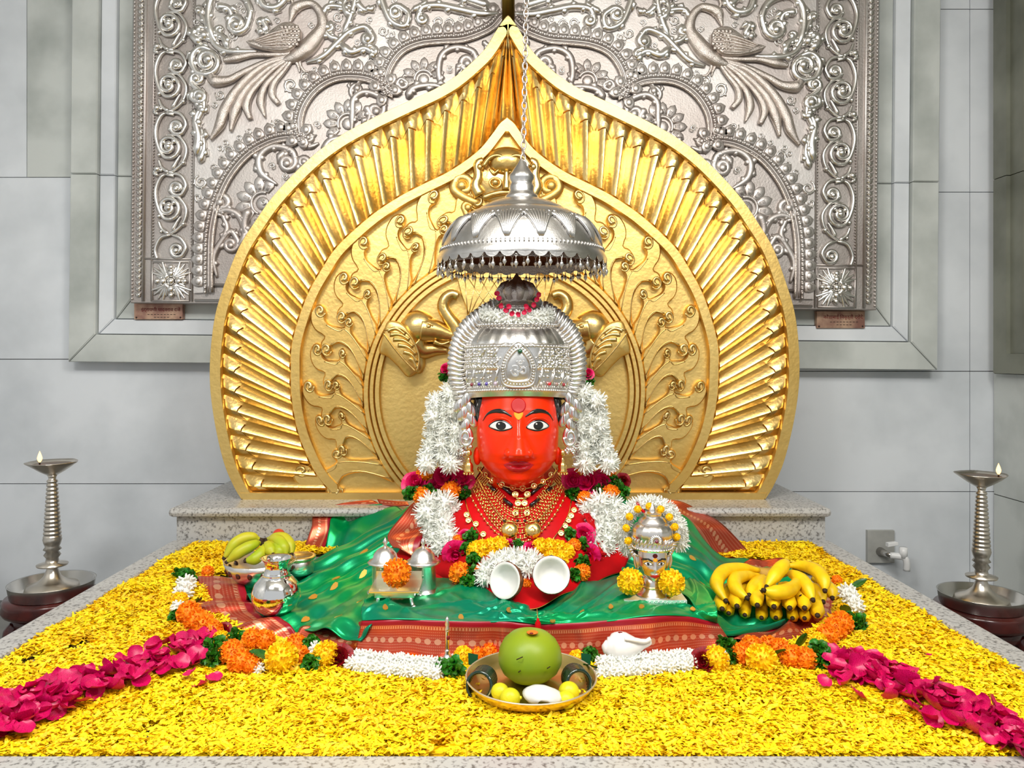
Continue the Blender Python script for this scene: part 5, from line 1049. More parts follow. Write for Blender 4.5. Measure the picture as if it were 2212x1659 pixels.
# garland on the crown
cg = thing('crown_garland', 'small white flower garland with red petals round the crown finial', 'garland', qc(1116, 680))
for j in range(26):
    a = 2*PI*j/26; c = np.array(qc(1116, 672)); rr = (66+12*cos(a))*KC; z = -17*KC*cos(a)
    flower('white', (c[0]+rr*sin(a), c[1]-rr*cos(a), c[2]+z+random.uniform(-3, 3)*KC), 18*KC, cg)
    if j % 2 == 0 or j < 6: flower('white', (c[0]+rr*1.02*sin(a+.1), c[1]-rr*1.02*cos(a), c[2]+z-10*KC), 12*KC, cg)
rpm = rp[0].copy(); rpm.materials.clear(); rpm.materials.append(mat('crimson_petal', lin(190, 4, 60), 0, .5))
for x, y_ in ((1078, 650), (1082, 666), (1092, 676), (1104, 682), (1118, 684), (1130, 680), (1140, 674), (1150, 664), (1156, 652), (1098, 668), (1134, 668), (1074, 640), (1160, 642)):
    o = bpy.data.objects.new('red_petal', rpm); COL.objects.link(o); o.parent = cg; o.matrix_parent_inverse = BASE[cg.name]; s = .016; a = math.asin(np.clip((x-1116)/62, -1, 1)); o.location = qc(x, y_, 96*cos(a)); o.rotation_euler = (PI/2+random.uniform(-.4, .4), random.uniform(0, 6), 0); o.scale = (s, s, s)
# ---------- oil lamps on stools ----------
WOOD = mat('dark_red_wood', lin(84, 24, 18), 0, .25, lin(50, 12, 10), 9, coat=.4); STEEL = mat('steel_tray', (.62, .60, .57), 1, .22); OLD = mat('worn_silver_brass', (.72, .66, .58), 1, .28, (.62, .56, .48), 12)
FLAME = mat('flame', (1, .42, .12), 0, .5, emit=5); WAX = mat('dark_oil', lin(92, 66, 36), .3, .3)
def samai(px, d, ys, fx, side):
    k = d/F; x = (px-CX)*k; z = lambda y_: H-(y_+ys-CY)*k; Z0 = z(1283)
    sl = thing('wooden_stool', 'round dark red wooden stool under the %s oil lamp' % side, 'stool', (x, d, -.5))
    c = (x, d, 0)
    M().lathe([(78*k, z(1318)), (92*k, z(1314)), (96*k, z(1306)), (92*k, z(1296)), (94*k, z(1290)), (90*k, Z0-.0005)], c, 40).build('seat', WOOD, sl)
    M().lathe([(70*k, z(1345)), (76*k, z(1340)), (76*k, z(1318))], c, 40).build('apron', WOOD, sl)
    for j in range(4):
        a = PI/4+j*PI/2; u = np.array([cos(a), sin(a), 0]); b = np.array([x, d, 0]); h = z(1335)+.5
        M().tube(crs([b+u*66*k+[0, 0, z(1335)], b+u*80*k+[0, 0, z(1335)-.25*h], b+u*70*k+[0, 0, z(1335)-.6*h], b+u*78*k+[0, 0, -.498]], 14), [.03]*4+[.026]*6+[.02]*3+[.026], 10).build('leg', WOOD, sl)
    tr = thing('steel_tray', 'round steel tray on the stool under the %s oil lamp' % side, 'tray', (x, d, Z0))
    M().lathe([(76*k, Z0), (80*k, Z0+.004), (84*k, z(1256)), (85*k, z(1255)), (82*k, z(1256)), (77*k, Z0+.008), (2*k, Z0+.007)], c, 48).build('dish', STEEL, tr)
    lm = thing('oil_lamp', 'tall ringed silver oil lamp with a lit wick, %s of the altar' % side, 'oil lamp', (x, d, Z0+.008)); zb = Z0+.009
    M().lathe([(54*k, zb), (55*k, zb+.004), (50*k, z(1262)), (30*k, z(1256)), (17*k, z(1244)), (11*k, z(1228)), (10*k, z(1222))], c, 40).build('base', OLD, lm)
    pr = [(10*k, z(1222)), (30*k, z(1221)), (31*k, z(1218)), (14*k, z(1215)), (12*k, z(1205)), (17*k, z(1198)), (12*k, z(1190)), (18*k, z(1186)), (14*k, z(1180)), (17*k, z(1172)), (19*k, z(1164))]
    for j in range(15):
        y0 = 1162-j*8.6; r = 16-j*.52; pr += [((r+1.8)*k, z(y0)), ((r+2.2)*k, z(y0-2.5)), ((r+1.6)*k, z(y0-5)), ((r-1.4)*k, z(y0-6.5))]
    pr += [(8*k, z(1030)), (10*k, z(1026))]
    M().lathe(pr, c, 28, sq=(1, 1)).build('stem', OLD, lm)
    M().lathe([(10*k, z(1026)), (24*k, z(1018)), (38*k, z(1008)), (48*k, z(999)), (49*k, z(997)), (44*k, z(1000)), (30*k, z(1005)), (1*k, z(1006))], c, 50, lambda a, i: 1+(.08*max(0, cos(a*5)) if 2 < i < 6 else 0)).build('oil_bowl', OLD, lm)
    M().lathe([(40*k, z(1002)), (1*k, z(1001.5))], c, 30, capb=False).build('oil', WAX, lm)
    fxk = x+(fx-px)*k; fz = z(1000)
    M().tube([(fxk, d-.02, fz-.004), (fxk, d-.02, fz+.012)], 1.6*k, 6).build('wick', BLK, lm)
    M().lathe([(1*k, 0), (4*k, 5*k), (5*k, 10*k), (3.4*k, 16*k), (1.6*k, 21*k), (.1*k, 25*k)], (fxk, d-.02, fz+.004), 12).build('flame', FLAME, lm)
samai(113, 3.2, 0, 92, 'left'); samai(2120, 3.03, 26, 2150, 'right')
# ---------- wall tap ----------
q = Q(3.96); tp = thing('water_tap', 'white plastic tap on a grey wall plate right of the pedestal', 'tap', q(1902, 1215)); PLA = mat('white_plastic', lin(232, 232, 232), 0, .3); k = 3.96/F
M().prism([(1872, 1145), (1930, 1145), (1930, 1215), (1872, 1215)], q, -6, 5, 1).build('wall_plate', mat('grey_plate', lin(172, 172, 168), 0, .5, lin(150, 150, 146), 9), tp, False)
m = M(); m.tube([q(1899, 1190, 4), q(1903, 1190, 24), q(1908, 1190, 40)], [10*k, 6*k, 6*k], 14); m.build('chrome_pipe', STEEL, tp)
m = M(); m.tube(crs([q(1905, 1190, 36), q(1918, 1190, 44), q(1928, 1192, 50), q(1931, 1202, 52), q(1931, 1218, 52)], 16), [7*k]*5+[6.5*k]*11, 12); m.tube([q(1926, 1192, 48), q(1926, 1170, 48)], 8*k, 12); m.build('spout', PLA, tp)
M().prism([(1915, 1172), (1936, 1170), (1938, 1176), (1915, 1180)], Q(3.84), -4, 8, 1).build('handle', PLA, tp, False)
# ---------- bananas ----------
BY = mat('yellow_banana', lin(244, 206, 18), 0, .42, lin(214, 164, 10), 16, ramp=(.45, .8)); BG = mat('green_banana', lin(160, 180, 24), 0, .45, lin(194, 186, 40), 14); BB = mat('banana_brown', lin(50, 30, 12), 0, .7)
def banana(pts, R, par, mt, stem=True):
    pts = [(a, b, c-(.055 if mt == BY else 0)) for a, b, c in pts]
    p = crs([P(*a) for a in pts], 22); t = np.linspace(0, 1, 22); r = R*np.interp(t, [0, .08, .2, .45, .75, .92, .97, 1], [.34, .42, .78, 1, .98, .55, .34, .26]); m = M()
    m.tube(p, r, 7); o = part(m.build('banana', mt, par)); e = p[-1]; m = M(); dv = nrm(p[-1]-p[-2]); m.tube([e-dv*R*.15, e+dv*R*.28], [R*.36, R*.26], 7); m.build('blossom_end', BB, o)
    if stem: m = M(); dv = nrm(p[0]-p[1]); m.tube([p[0]-dv*R*.3, p[0]+dv*R*.5], [R*.36, R*.42], 7); m.build('stalk', BB if mt == BG else mt, o)
    return o
bn = thing('banana_bunch', 'large bunch of ripe yellow bananas on the right of the sari', 'bananas', P(1670, 1335, 2.35))
hub = (1660, 1238, 2.44)
for pts in ([(1640, 1232, 2.44), (1600, 1227, 2.42), (1562, 1236, 2.36), (1548, 1262, 2.30), (1568, 1298, 2.24)], [(1640, 1242, 2.44), (1610, 1244, 2.40), (1588, 1252, 2.34), (1590, 1272, 2.28), (1614, 1292, 2.23)], [(1650, 1245, 2.44), (1640, 1256, 2.40), (1628, 1270, 2.34), (1618, 1286, 2.28)], [(1655, 1248, 2.43), (1648, 1266, 2.36), (1642, 1280, 2.30)],
            [(1700, 1212, 2.40), (1692, 1222, 2.36), (1676, 1240, 2.32), (1656, 1268, 2.28)], [(1715, 1250, 2.36), (1720, 1262, 2.31), (1700, 1276, 2.26), (1672, 1280, 2.24), (1650, 1275, 2.23)], [(1700, 1222, 2.44), (1735, 1222, 2.42), (1765, 1234, 2.36), (1780, 1254, 2.31), (1782, 1276, 2.28)], [(1700, 1236, 2.42), (1722, 1246, 2.36), (1742, 1266, 2.30), (1756, 1296, 2.25)], [(1755, 1250, 2.44), (1780, 1262, 2.40), (1794, 1276, 2.36), (1798, 1292, 2.33)], [(1730, 1262, 2.42), (1764, 1276, 2.36), (1778, 1300, 2.31)], [(1685, 1262, 2.40), (1716, 1274, 2.34), (1732, 1290, 2.28)], [(1640, 1250, 2.45), (1600, 1262, 2.42), (1572, 1278, 2.36), (1564, 1290, 2.32)]):
    banana(pts, .0215, bn, BY, False)
for x, y_ in ((1558, 1308), (1590, 1302), (1634, 1300), (1670, 1303), (1704, 1306), (1736, 1306), (1764, 1322)): banana([(hub[0]+(x-1660)*.55, 1262, 2.46), (hub[0]+(x-1660)*.85, 1274, 2.38), (x, y_-8, 2.29), (x+2, y_+8, 2.215)], .0225, bn, BY, False)
for x, y_ in ((1574, 1320), (1609, 1324), (1645, 1330), (1676, 1330), (1712, 1331), (1738, 1331)): banana([(hub[0]+(x-1660)*.6, 1292, 2.44), (hub[0]+(x-1660)*.9, 1302, 2.37), (x, y_-4, 2.29), (x, y_+5, 2.235)], .019, bn, BY, False)
m = M(); m.tube(crs([P(1618, 1234, 2.42), P(1640, 1240, 2.41), P(1665, 1240, 2.41), P(1695, 1230, 2.42)], 14), .022, 10); m.build('crown_stem', mat('cut_stem', lin(190, 150, 60), 0, .7, lin(130, 92, 40), 20), bn)
gb = thing('green_banana_bunch', 'small bunch of green bananas resting in the silver bowl at left', 'bananas', P(560, 1215, 2.6))
for pts in ([(562, 1166, 2.58), (540, 1160, 2.57), (510, 1172, 2.55), (484, 1206, 2.52)], [(562, 1172, 2.56), (545, 1178, 2.53), (518, 1192, 2.51), (490, 1214, 2.50)], [(570, 1178, 2.54), (566, 1192, 2.51), (552, 1206, 2.49), (530, 1212, 2.48)], [(576, 1166, 2.6), (604, 1160, 2.58), (624, 1174, 2.55), (630, 1198, 2.52)], [(578, 1168, 2.58), (598, 1166, 2.55), (612, 1180, 2.52), (618, 1200, 2.50)], [(576, 1172, 2.56), (582, 1184, 2.52), (590, 1198, 2.49)], [(568, 1174, 2.58), (600, 1176, 2.54), (604, 1190, 2.51), (596, 1202, 2.49)]): banana(pts, .0205, gb, BG)
bw = thing('silver_bowl', 'pierced silver bowl with wavy rim holding green bananas', 'bowl', P(562, 1262, 2.56)); k = 2.56/F; c = P(562, 1262, 2.56)
m = M().lathe([(30*k, 0), (34*k, 2*k), (52*k, 14*k), (68*k, 34*k), (76*k, 54*k), (74*k, 54*k), (64*k, 36*k), (30*k, 8*k), (1*k, 6*k)], c, 48, lambda a, i: 1+(.03*sin(a*12) if i in (4, 5) else 0)); m.build('bowl_shell', SILVB, bw)
for j in range(16):
    a = 2*PI*j/16; M().ball((c[0]+67*k*cos(a), c[1]+67*k*sin(a), c[2]+36*k), (6*k, 6*k, 8*k), 8, 6).build('pierced_hole', WOOD, bw)
o = M().ball(P(602, 1156, 2.66), .022, 16, 12).build('red_apple', mat('red_apple_skin', lin(196, 60, 40), 0, .3), None); tag(o, 'red fruit showing behind the green bananas', 'fruit')
jr = thing('lidded_jar', 'silver jar with flat brass lid behind the green bananas', 'jar', P(646, 1240, 2.62)); k = 2.62/F; c = P(646, 1240, 2.62)
M().lathe([(24*k, 0), (30*k, 4*k), (33*k, 18*k), (31*k, 30*k), (28*k, 34*k)], c, 32).build('jar_body', SILVB, jr); M().lathe([(34*k, 34*k), (36*k, 36*k), (35*k, 40*k), (28*k, 41*k), (26*k, 39*k), (1*k, 40*k)], c, 32).build('jar_lid', mat('brass', (.9, .74, .42), 1, .25), jr)
# ---------- water pot ----------
lt = thing('water_pot', 'round polished silver water pot with narrow flared neck on the left sari end', 'pot', P(596, 1326, 2.24)); k = 2.24/F; c = P(597, 1324, 2.24)
M().lathe([(26*k, 0), (30*k, 2*k), (44*k, 14*k), (52*k, 34*k), (52*k, 46*k), (46*k, 64*k), (34*k, 77*k), (27*k, 82*k), (29*k, 84*k), (26*k, 87*k), (23*k, 100*k), (26*k, 112*k), (33*k, 119*k), (34*k, 120*k), (31*k, 119*k), (23*k, 110*k), (21*k, 90*k)], c, 48, capt=False).build('pot_body', mat('mirror_silver', (.93, .91, .88), 1, .1), lt)
# ---------- kumkum set ----------
for x, sd in ((832, 'left'), (914, 'right')):
    k = 2.22/F; c = P(x, 1280, 2.22); j_ = thing('lidded_silver_pot', '%s of two small silver pots with domed lids behind the orange marigold' % sd, 'pot', c)
    M().lathe([(38*k, 0), (39*k, 3*k), (30*k, 8*k), (28*k, 14*k), (28*k, 60*k), (30*k, 64*k)], c, 36).build('pot_body', SILVB, j_)
    ld = part(M().lathe([(36*k, 64*k), (38*k, 66*k), (34*k, 70*k), (27*k, 74*k), (24*k, 84*k), (16*k, 94*k), (6*k, 99*k), (3*k, 100*k)], c, 36).build('pot_lid', SILVB, j_)); M().lathe([(3*k, 99*k), (4*k, 102*k), (2.5*k, 104*k), (5*k, 107*k), (5.5*k, 110*k), (3*k, 114*k), (1*k, 119*k)], c, 16).build('lid_knob', SILVB, ld)
kt = thing('silver_footed_tray', 'small square silver tray on curled feet holding an orange marigold', 'tray', P(858, 1298, 2.10)); k = 2.12/F; c = np.array(P(858, 1264, 2.12)); BRS = mat('silver_gilt', (.88, .82, .62), 1, .2)
M().box(c+[-53*k, -52*k, -2*k], c+[53*k, 40*k, 3*k]).build('tray_top', BRS, kt, False, .001); M().box(c+[-42*k, -44*k, -14*k], c+[42*k, 36*k, -2*k]).build('tray_box', BRS, kt, False, .001)
m = M(); m.box(c+[-50*k, 30*k, 3*k], c+[50*k, 36*k, 22*k]); m.build('tray_back', BRS, kt, False)
for sx in (-1, 1):
    for sy in (-1, 1): M().tube(crs([c+[sx*34*k, sy*34*k-5*k, -14*k], c+[sx*36*k, sy*36*k-5*k, -24*k], c+[sx*40*k, sy*40*k-6*k, -31*k], c+[sx*44*k, sy*44*k-9*k, -33*k]], 10), np.interp(np.linspace(0, 1, 10), [0, .6, 1], [5, 4, 7])*k, 8).build('foot', SILVB, kt)
def lone(kind, loc, r, label, cat, rot=None):
    o = bpy.data.objects.new(NM[kind], random.choice(FL[kind])); COL.objects.link(o); o.location = loc; o.scale = (r, r, r); o.rotation_euler = rot or (random.uniform(-.4, .4), random.uniform(-.4, .4), random.uniform(0, 6)); return tag(o, label, cat)
lone('orange', P(857, 1238, 2.06), 32*2.06/F, 'orange marigold on the small silver footed tray', 'flower')
petal(1000, 1281, .016, 'red and white petal on the green silk left of the coconuts', None, .105)
# ---------- coconut halves ----------
HUSK = mat('coconut_husk', lin(126, 78, 46), 0, .9, lin(88, 50, 28), 30, .6, 90); MEAT = mat('coconut_flesh', lin(232, 232, 229), 0, .5, lin(218, 216, 211), 8)
for (px, py, d, r, dirv, lb) in ((1093, 1254, 2.085, 40, (-.55, -.80, .28), 'left coconut half tilted aside with white flesh'), (1191, 1242, 2.09, 41, (-.06, -.93, .38), 'right coconut half facing front with white hollow flesh')):
    k = d/F; R_ = aim(dirv); c = np.array(P(px, py, d)); h = thing('coconut_half', lb, 'coconut', P(px, py+r, d), 'coconut halves on the lap')
    M().lathe([(1*k, -.9*r*k), (.45*r*k, -.8*r*k), (.8*r*k, -.5*r*k), (.98*r*k, -.1*r*k), (r*k, .1*r*k), (.97*r*k, .13*r*k)], c, 32, lambda a, i: 1+.02*sin(a*9)+.015*sin(a*17), mat=R_, capb=True, capt=False).build('husk', HUSK, h)
    M().lathe([(.97*r*k, .13*r*k), (.94*r*k, .14*r*k), (.80*r*k, .12*r*k), (.70*r*k, -.15*r*k), (.45*r*k, -.42*r*k), (1*k, -.5*r*k)], c, 32, mat=R_, capb=False).build('flesh', MEAT, h)
# ---------- small silver deity head ----------
D = 2.12; k = D/F; qh = Q(D); HX = 1409
si_ = thing('silver_deity_head', 'small silver goddess head with domed crown on a square base', 'statue', qh(HX, 1297)); ROSEG = mat('pinkish_silver', (.86, .81, .77), 1, .27)
M().box(np.array(qh(1342, 1297, 0))+[0, -.05, 0], np.array(qh(1475, 1284, 0))+[0, .06, 0]).build('base_plate', mat('white_metal', (.8, .86, .84), .6, .4), si_, False, .001)
m = M()
for j in range(14): m.tube([qh(1346+j*9.2, 1295, 39), qh(1350.5+j*9.2, 1286, 39), qh(1355+j*9.2, 1295, 39)], .9*k, 4)
m.build('zigzag_trim', SILVB, si_)
M().lathe([(38*k, 0), (34*k, 4*k), (22*k, 12*k), (19*k, 24*k), (20*k, 40*k)], qh(HX, 1285, 0), 32).build('neck', ROSEG, si_)
m = M().tube([np.array(qh(HX, 1266, 0))+[20*k*cos(a), 20*k*sin(a), 0] for a in np.linspace(0, 2*PI, 33)[:-1]], 2.4*k, 8, closed=True); m.build('neck_band', GOLDJ, si_)
A2 = [(1165, 26), (1180, 31), (1200, 32), (1220, 30), (1236, 24), (1246, 15), (1252, 3)]; B2 = [(1165, 26), (1200, 32), (1236, 30), (1248, 24), (1252, 16)]
def f2(dx, y_):
    a = itp(y_, A2); s = min(.999, abs(dx)/a); h = itp(y_, B2)*(1-s**2.2)**.55; ad = abs(dx)
    h += itp(y_, [(1196, 0), (1202, 3), (1214, 7), (1222, 10), (1226, 6), (1229, 0)])*math.exp(-(ad/itp(y_, [(1196, 4), (1214, 5), (1222, 8)]))**2.5)+2.4*sg(y_, 1233, 2.2)*math.exp(-(ad/9)**4)+2.4*sg(y_, 1238, 2.2)*math.exp(-(ad/7)**4)+2.5*sg(y_, 1247, 4)*sg(dx, 0, 8)-2.5*sg(y_, 1209, 5)*sg(ad, 14, 7); return h
yr = np.linspace(1165, 1252, 60); V = []
for y_ in yr:
    for j in range(50):
        dx = itp(y_, A2)*sin((-1+2*j/49)*PI/2)*.999; V.append(qh(HX+dx, y_, f2(dx, y_)))
fc2 = part(M().grid(V, 50, 60).build('face', ROSEG, si_))
M().ball(qh(HX, 1200, -10), (34*k, 28*k, 50*k), 24, 16).build('hair', BLK, si_)
def dec2(poly, off, mt, nm):
    p = np.array(poly, float); c = p.mean(0); n = len(p); V = []
    for t, o_ in ((1, -.3), (.97, off), (.6, off), (.2, off)): V += [qh(HX+x, y_, f2(x, y_)+o_) for x, y_ in c+(p-c)*t]
    f = [(i*n+j, i*n+(j+1) % n, (i+1)*n+(j+1) % n, (i+1)*n+j) for i in range(3) for j in range(n)]+[tuple(3*n+j for j in range(n))]; m = M(); m.add(V, f); m.build(nm, mt, fc2)
for s in (-1, 1):
    al = lambda g: crs([(s*14-8-g, 1211), (s*14-3, 1207.5-g*.7), (s*14+3, 1207.5-g*.7), (s*14+8+g, 1211), (s*14+3, 1213.5+g*.5), (s*14-3, 1213.5+g*.5)], 24, True)
    dec2(al(1), .5, BLK, 'eyeliner'); dec2(al(-.6), .9, WHT, 'eye_white'); dec2(ell(s*14, 1210.5, 2.8, 2.8, 14), 1.3, BLK, 'iris')
    dec2([(s*x, y_) for x, y_ in ((5, 1203), (14, 1198), (24, 1200), (28, 1205), (24, 1202.5), (14, 1200.5), (6, 1205))], .8, BLK, 'eyebrow')
    dec2([(s*x, y_) for x, y_ in ((6, 1206), (14, 1201.5), (24, 1203.5), (27, 1207), (22, 1206), (14, 1204), (8, 1207.5))], .6, GOLDJ, 'eyelid')
    m = M().ball(qh(HX+s*34, 1212, -2), (6*k, 6*k, 19*k), 12, 10, Matrix.Rotation(s*.2, 4, 'Y')); m.tube([qh(HX+s*x, y_, 6) for x, y_ in crs([(32, 1200), (38, 1196), (40, 1210), (36, 1226)], 12)], 2*k, 6); m.build('ear', ROSEG, si_)
dec2(ell(0, 1193, 5.5, 4.5, 16), .8, INK, 'bindi'); dec2(ell(0, 1201, 5, 3.8, 16), 1.0, mat('turmeric', lin(255, 160, 20), 0, .6), 'tilak')
dec2([(-11, 1236), (-4, 1233), (0, 1234), (4, 1233), (11, 1236), (5, 1241), (0, 1242), (-5, 1241)], .7, LIP, 'lips')
M().lathe([(r*k, (1184-y_)*k) for r, y_ in ((42, 1184), (44, 1180), (42, 1177), (41, 1160), (42, 1156), (40, 1140), (34, 1132), (29, 1129), (30, 1126), (24, 1118), (18, 1114), (20, 1111), (20, 1107), (15, 1105), (9, 1104), (8, 1098), (4, 1092), (1, 1086))], qh(HX, 1184, 0), 48, lambda a, i: 1+(.07*abs(sin(a*9)) if 3 < i < 7 else .03*abs(sin(a*12)) if 7 < i < 10 else 0)).build('crown_dome', ROSEG, si_, angle=50)
m = M()
for j in range(44): a = 2*PI*j/44; m.ball(np.array(qh(HX, 1180, 0))+[43*k*cos(a), 43*k*sin(a), 0], 2.3*k, 6, 4)
for j in range(28): a = 2*PI*j/28; m.tube([np.array(qh(HX, 1174, 0))+[42*k*cos(a), 42*k*sin(a), 0], np.array(qh(HX, 1160, 0))+[43*k*cos(a+.16), 43*k*sin(a+.16), 0]], 1.8*k, 5)
m.build('crown_trim', ROSEG, si_)
m = M()
for j in range(13): a = -.3+(PI+.6)*j/12; m.tube([qh(HX+5*cos(a), 1160-5*sin(a), 44), qh(HX+14*cos(a), 1160-14*sin(a), 42)], [1.5*k, 2.6*k], 6)
m.ball(qh(HX, 1160, 42), (8*k, 4*k, 8*k), 12, 8); m.build('crest_flower', SILVB, si_); M().ball(qh(HX, 1159, 47), 4*k, 10, 8).build('ruby', GEM('garnet_glass', lin(110, 10, 50)), si_)
for s in (-1, 1):
    m = M()
    for j in range(6): m.tube([qh(HX+s*36, 1176+j*4, -8), qh(HX+s*(52+4-j*3.0), 1172+j*6, -8), qh(HX+s*(58-j*4.4), 1176+j*7, -8)], [3*k, 4*k, 2*k], 7)
    m.build('side_fan', ROSEG, si_)
hg = thing('head_garland', 'white and yellow flower garland arched behind the small silver head', 'garland', qh(HX, 1180, -12))
ar = crs([(1356, 1185), (1347, 1150), (1352, 1118), (1372, 1096), (1402, 1088), (1432, 1096), (1454, 1118), (1466, 1145), (1468, 1172)], 19)
for i, (x, y_) in enumerate(ar):
    flower('chrys', P(x+random.uniform(-2, 2), y_, 2.16), 21*2.16/F, hg, (random.uniform(-.6, .6), random.uniform(-.6, .6), random.uniform(0, 6))); c = np.array([HX, 1160]); v = nrm(np.array([x, y_])-c)
    if i % 2: flower('yellow', P(x-v[0]*6, y_-v[1]*6, 2.125), 8.5*2.12/F, hg)
o = M().tube(crs([P(1376, 1084, 2.15), P(1382, 1098, 2.13), P(1392, 1106, 2.12)], 8), [.004]*8, 6).build('red_ribbon', RED, hg)
lone('yellow', P(1362, 1256, 2.08), 29*2.08/F, 'yellow marigold left of the small silver head on its base', 'flower'); lone('yellow', P(1451, 1259, 2.08), 29*2.08/F, 'yellow marigold right of the small silver head on its base', 'flower')
# ---------- conch ----------
D = 1.92; k = D/F; ch = thing('conch_shell', 'glossy white conch shell lying right of the green coconut', 'conch', P(1345, 1428, D)); PORC = mat('white_porcelain', lin(236, 234, 232), 0, .15, coat=.5)
ax = [(1300, 1395, 3), (1306, 1396, 14), (1310, 1397, 15), (1313, 1397, 21), (1318, 1397, 22), (1322, 1397, 28), (1330, 1397, 31), (1342, 1396, 32), (1354, 1396, 30), (1366, 1395, 24), (1376, 1393, 17), (1388, 1390, 11), (1400, 1387, 8), (1407, 1386, 5)]
M().tube([P(x, y_+1, D) for x, y_, r in ax], [r*k for _, _, r in ax], 24).build('shell', PORC, ch)
M().tube(crs([P(1350, 1380, D-.03), P(1374, 1384, D-.022), P(1392, 1386, D-.014), P(1405, 1380, D-.01)], 12), np.linspace(3, 5, 12)*k, 8).build('lip_fold', PORC, ch)
M().ball(P(1340, 1367, D), (6*k, 6*k, 2*k), 10, 6).build('red_mark', INK, ch)
# ---------- incense stick holder ----------
D = 1.90; k = D/F; ih = thing('incense_holder', 'slender silver handle with red mark standing behind the white garland', 'holder', P(966, 1432, D)); c = P(966, 1432, D)
M().lathe([(22*k, 0), (22*k, 5*k), (16*k, 12*k), (7*k, 16*k), (5*k, 22*k), (6*k, 26*k), (4*k, 30*k)], c, 20).build('foot', SILVB, ih); M().lathe([(4.4*k, 30*k), (4.4*k, 68*k), (5*k, 70*k)], c, 14).build('shaft', BRS, ih)
M().lathe([(5*k, 70*k), (6*k, 74*k), (4*k, 78*k), (5.5*k, 84*k), (4*k, 89*k), (4.6*k, 94*k), (1*k, 100*k)], c, 14).build('knob', SILVB, ih); M().ball(P(968, 1378, D-.005), (4*k, 2*k, 5*k), 8, 6).build('red_mark', INK, ih)
# ---------- brass plate with offerings ----------
D = 1.765; k = D/F; pl_ = thing('brass_plate', 'shallow round brass plate with offerings at the front centre', 'plate', (P(1147, 1480, D)[0], D, .004)); BRASS = mat('plate_brass', (.86, .68, .26), 1, .28, (.78, .56, .18), 8); xc = P(1147, 1480, D)[0]
R_ = 140*k; M().lathe([(R_*.70, .006), (R_*.82, .008), (R_*.93, .022), (R_, .040), (R_*1.0, .042), (R_*.985, .041), (R_*.92, .026), (R_*.80, .013), (.001, .012)], (xc, D, 0), 64).build('plate_body', BRASS, pl_)
M().tube([(xc+R_*cos(a), D+R_*sin(a), .041) for a in np.linspace(0, 2*PI, 65)[:-1]], .0022, 6, closed=True).build('plate_rim', mat('pale_rim', (.8, .7, .5), .8, .4), pl_)
cc = P(1144, 1427, 1.80); r = 69*1.8/F; gc = thing('green_coconut', 'whole green tender coconut on the brass plate', 'coconut', (cc[0], 1.8, .013)); GC = mat('green_coconut_skin', lin(142, 160, 24), 0, .42, lin(118, 146, 20), 6, .05, 30)
zz_ = lambda t: .014+t*.119
M().lathe([(.04*r, .05), (.35*r, .012), (.62*r, .06), (.86*r, .2), (.98*r, .36), (1.0*r, .5), (.95*r, .66), (.82*r, .8), (.6*r, .92), (.3*r, .99), (.02*r, 1.0)] and [(a*r, zz_(t)) for a, t in ((.04, .05), (.3, 0), (.6, .06), (.86, .2), (.98, .36), (1.0, .48), (.95, .65), (.82, .8), (.6, .92), (.3, .99), (.02, 1.0))], (cc[0], 1.8, 0), 40, lambda a, i: 1+.03*cos(3*a+.6)*(1-i/12)).build('coconut_body', GC, gc)
m = M()
for a, b in (((1116, 1425), (1129, 1419)), ((1182, 1444), (1188, 1440)), ((1120, 1452), (1124, 1449))): m.tube([P(a[0], a[1], 1.728), P((a[0]+b[0])/2, (a[1]+b[1])/2, 1.722), P(b[0], b[1], 1.728)], .0012, 5)
m.build('skin_scratch', BB, gc)
M().ball(P(1150, 1366, 1.775), (.014, .012, .003), 12, 6).build('orange_mark', mat('orange_paste', lin(240, 120, 30), 0, .6), gc); M().ball(P(1148, 1368, 1.765), (.005, .003, .002), 8, 5).build('red_mark', INK, gc)
LEM = mat('lemon_skin', lin(228, 214, 28), 0, .4, lin(200, 200, 30), 10, .1, 150)
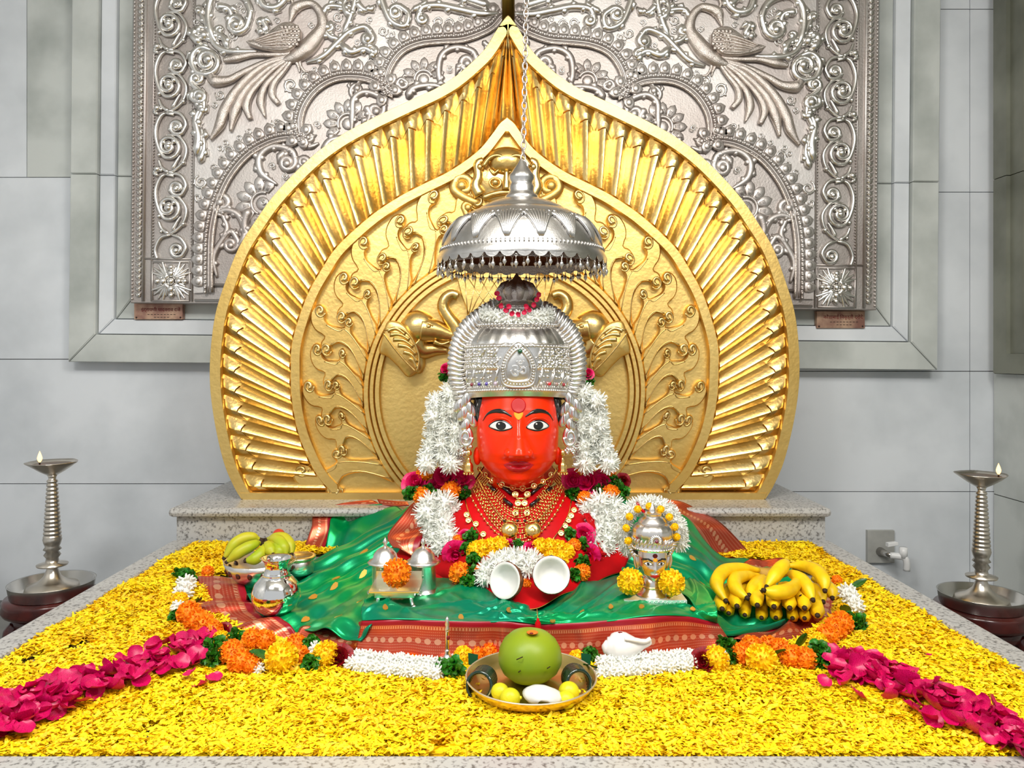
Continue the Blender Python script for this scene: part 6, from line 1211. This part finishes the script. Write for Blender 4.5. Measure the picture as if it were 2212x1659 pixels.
for px, py, d, r, lb in ((1080, 1494, 1.70, 18, 'yellow lemon beside the left bangles on the plate'), (1102, 1508, 1.665, 21, 'greener lemon at the front left of the plate'), (1229, 1494, 1.70, 21, 'yellow lemon near the right bangles on the plate'), (1222, 1512, 1.665, 19, 'yellow lemon at the front right of the plate beside the coconut piece')):
    c = P(px, py, d); r = r*d/F; ln = thing('lemon', lb, 'lemon', (c[0], d, c[2]-r)); M().ball(c, (r*1.08, r, r), 20, 14).build('rind', LEM, ln); M().tube([(c[0]+r*.95, d-.003, c[2]+.002), (c[0]+r*1.2, d-.005, c[2]+.003)], [r*.25, r*.12], 8).build('tip', LEM, ln)
cp = thing('coconut_piece', 'white curved piece of coconut flesh at the front of the plate', 'coconut', P(1172, 1518, 1.66)); V = []
for i in range(9):
    for j in range(13):
        v = i/8; u = j/12*2-1; wdt = 40*math.sqrt(max(0, 1-(v*1.9-.95)**2*.9)); V.append(P(1172+u*wdt+8*(v-.5), 1484+32*v+4*u*u+2*u, 1.69-.05*v-.02*(1-u*u)))
o = M().grid(V, 13, 9).build('flesh', MEAT, cp); mo_ = o.modifiers.new('thickness', 'SOLIDIFY'); mo_.thickness = .006
BANG = mat('dark_green_glass', lin(6, 40, 26), 0, .08, coat=1); GCARD = mat('green_card', lin(10, 84, 52), 0, .5)
for x0, y0, s, sd in ((1046, 1468, -1, 'left'), (1240, 1464, 1, 'right')):
    for j in range(8):
        d = 1.81-j*.013; c = np.array(P(x0+s*j*1.5, y0+j*2, d)); rr = 27*1.78/F; ax_ = nrm((s*.35, -1, .35)); u = nrm(np.cross(ax_, (0, 0, 1))); v = np.cross(ax_, u)
        o = M().tube([c+rr*(cos(a)*u+sin(a)*v) for a in np.linspace(0, 2*PI, 33)[:-1]], .0042, 8, closed=True).build('glass_bangle', BANG, None)
        tag(o, 'dark green glass bangle in the %s set on the brass plate' % sd, 'bangle', '%s set of green bangles' % sd)
    o = M().prism([(-11, -14), (11, -10), (9, 14), (-10, 12)], lambda x, y_, h: P(x0+s*-1*(-24 if s < 0 else -26)*1+x, y0-42+y_+s*2, 1.86-h*.001), 0, 2).build('green_card', GCARD, None, False); tag(o, 'small folded dark green card sticking up behind the %s bangles' % sd, 'card')
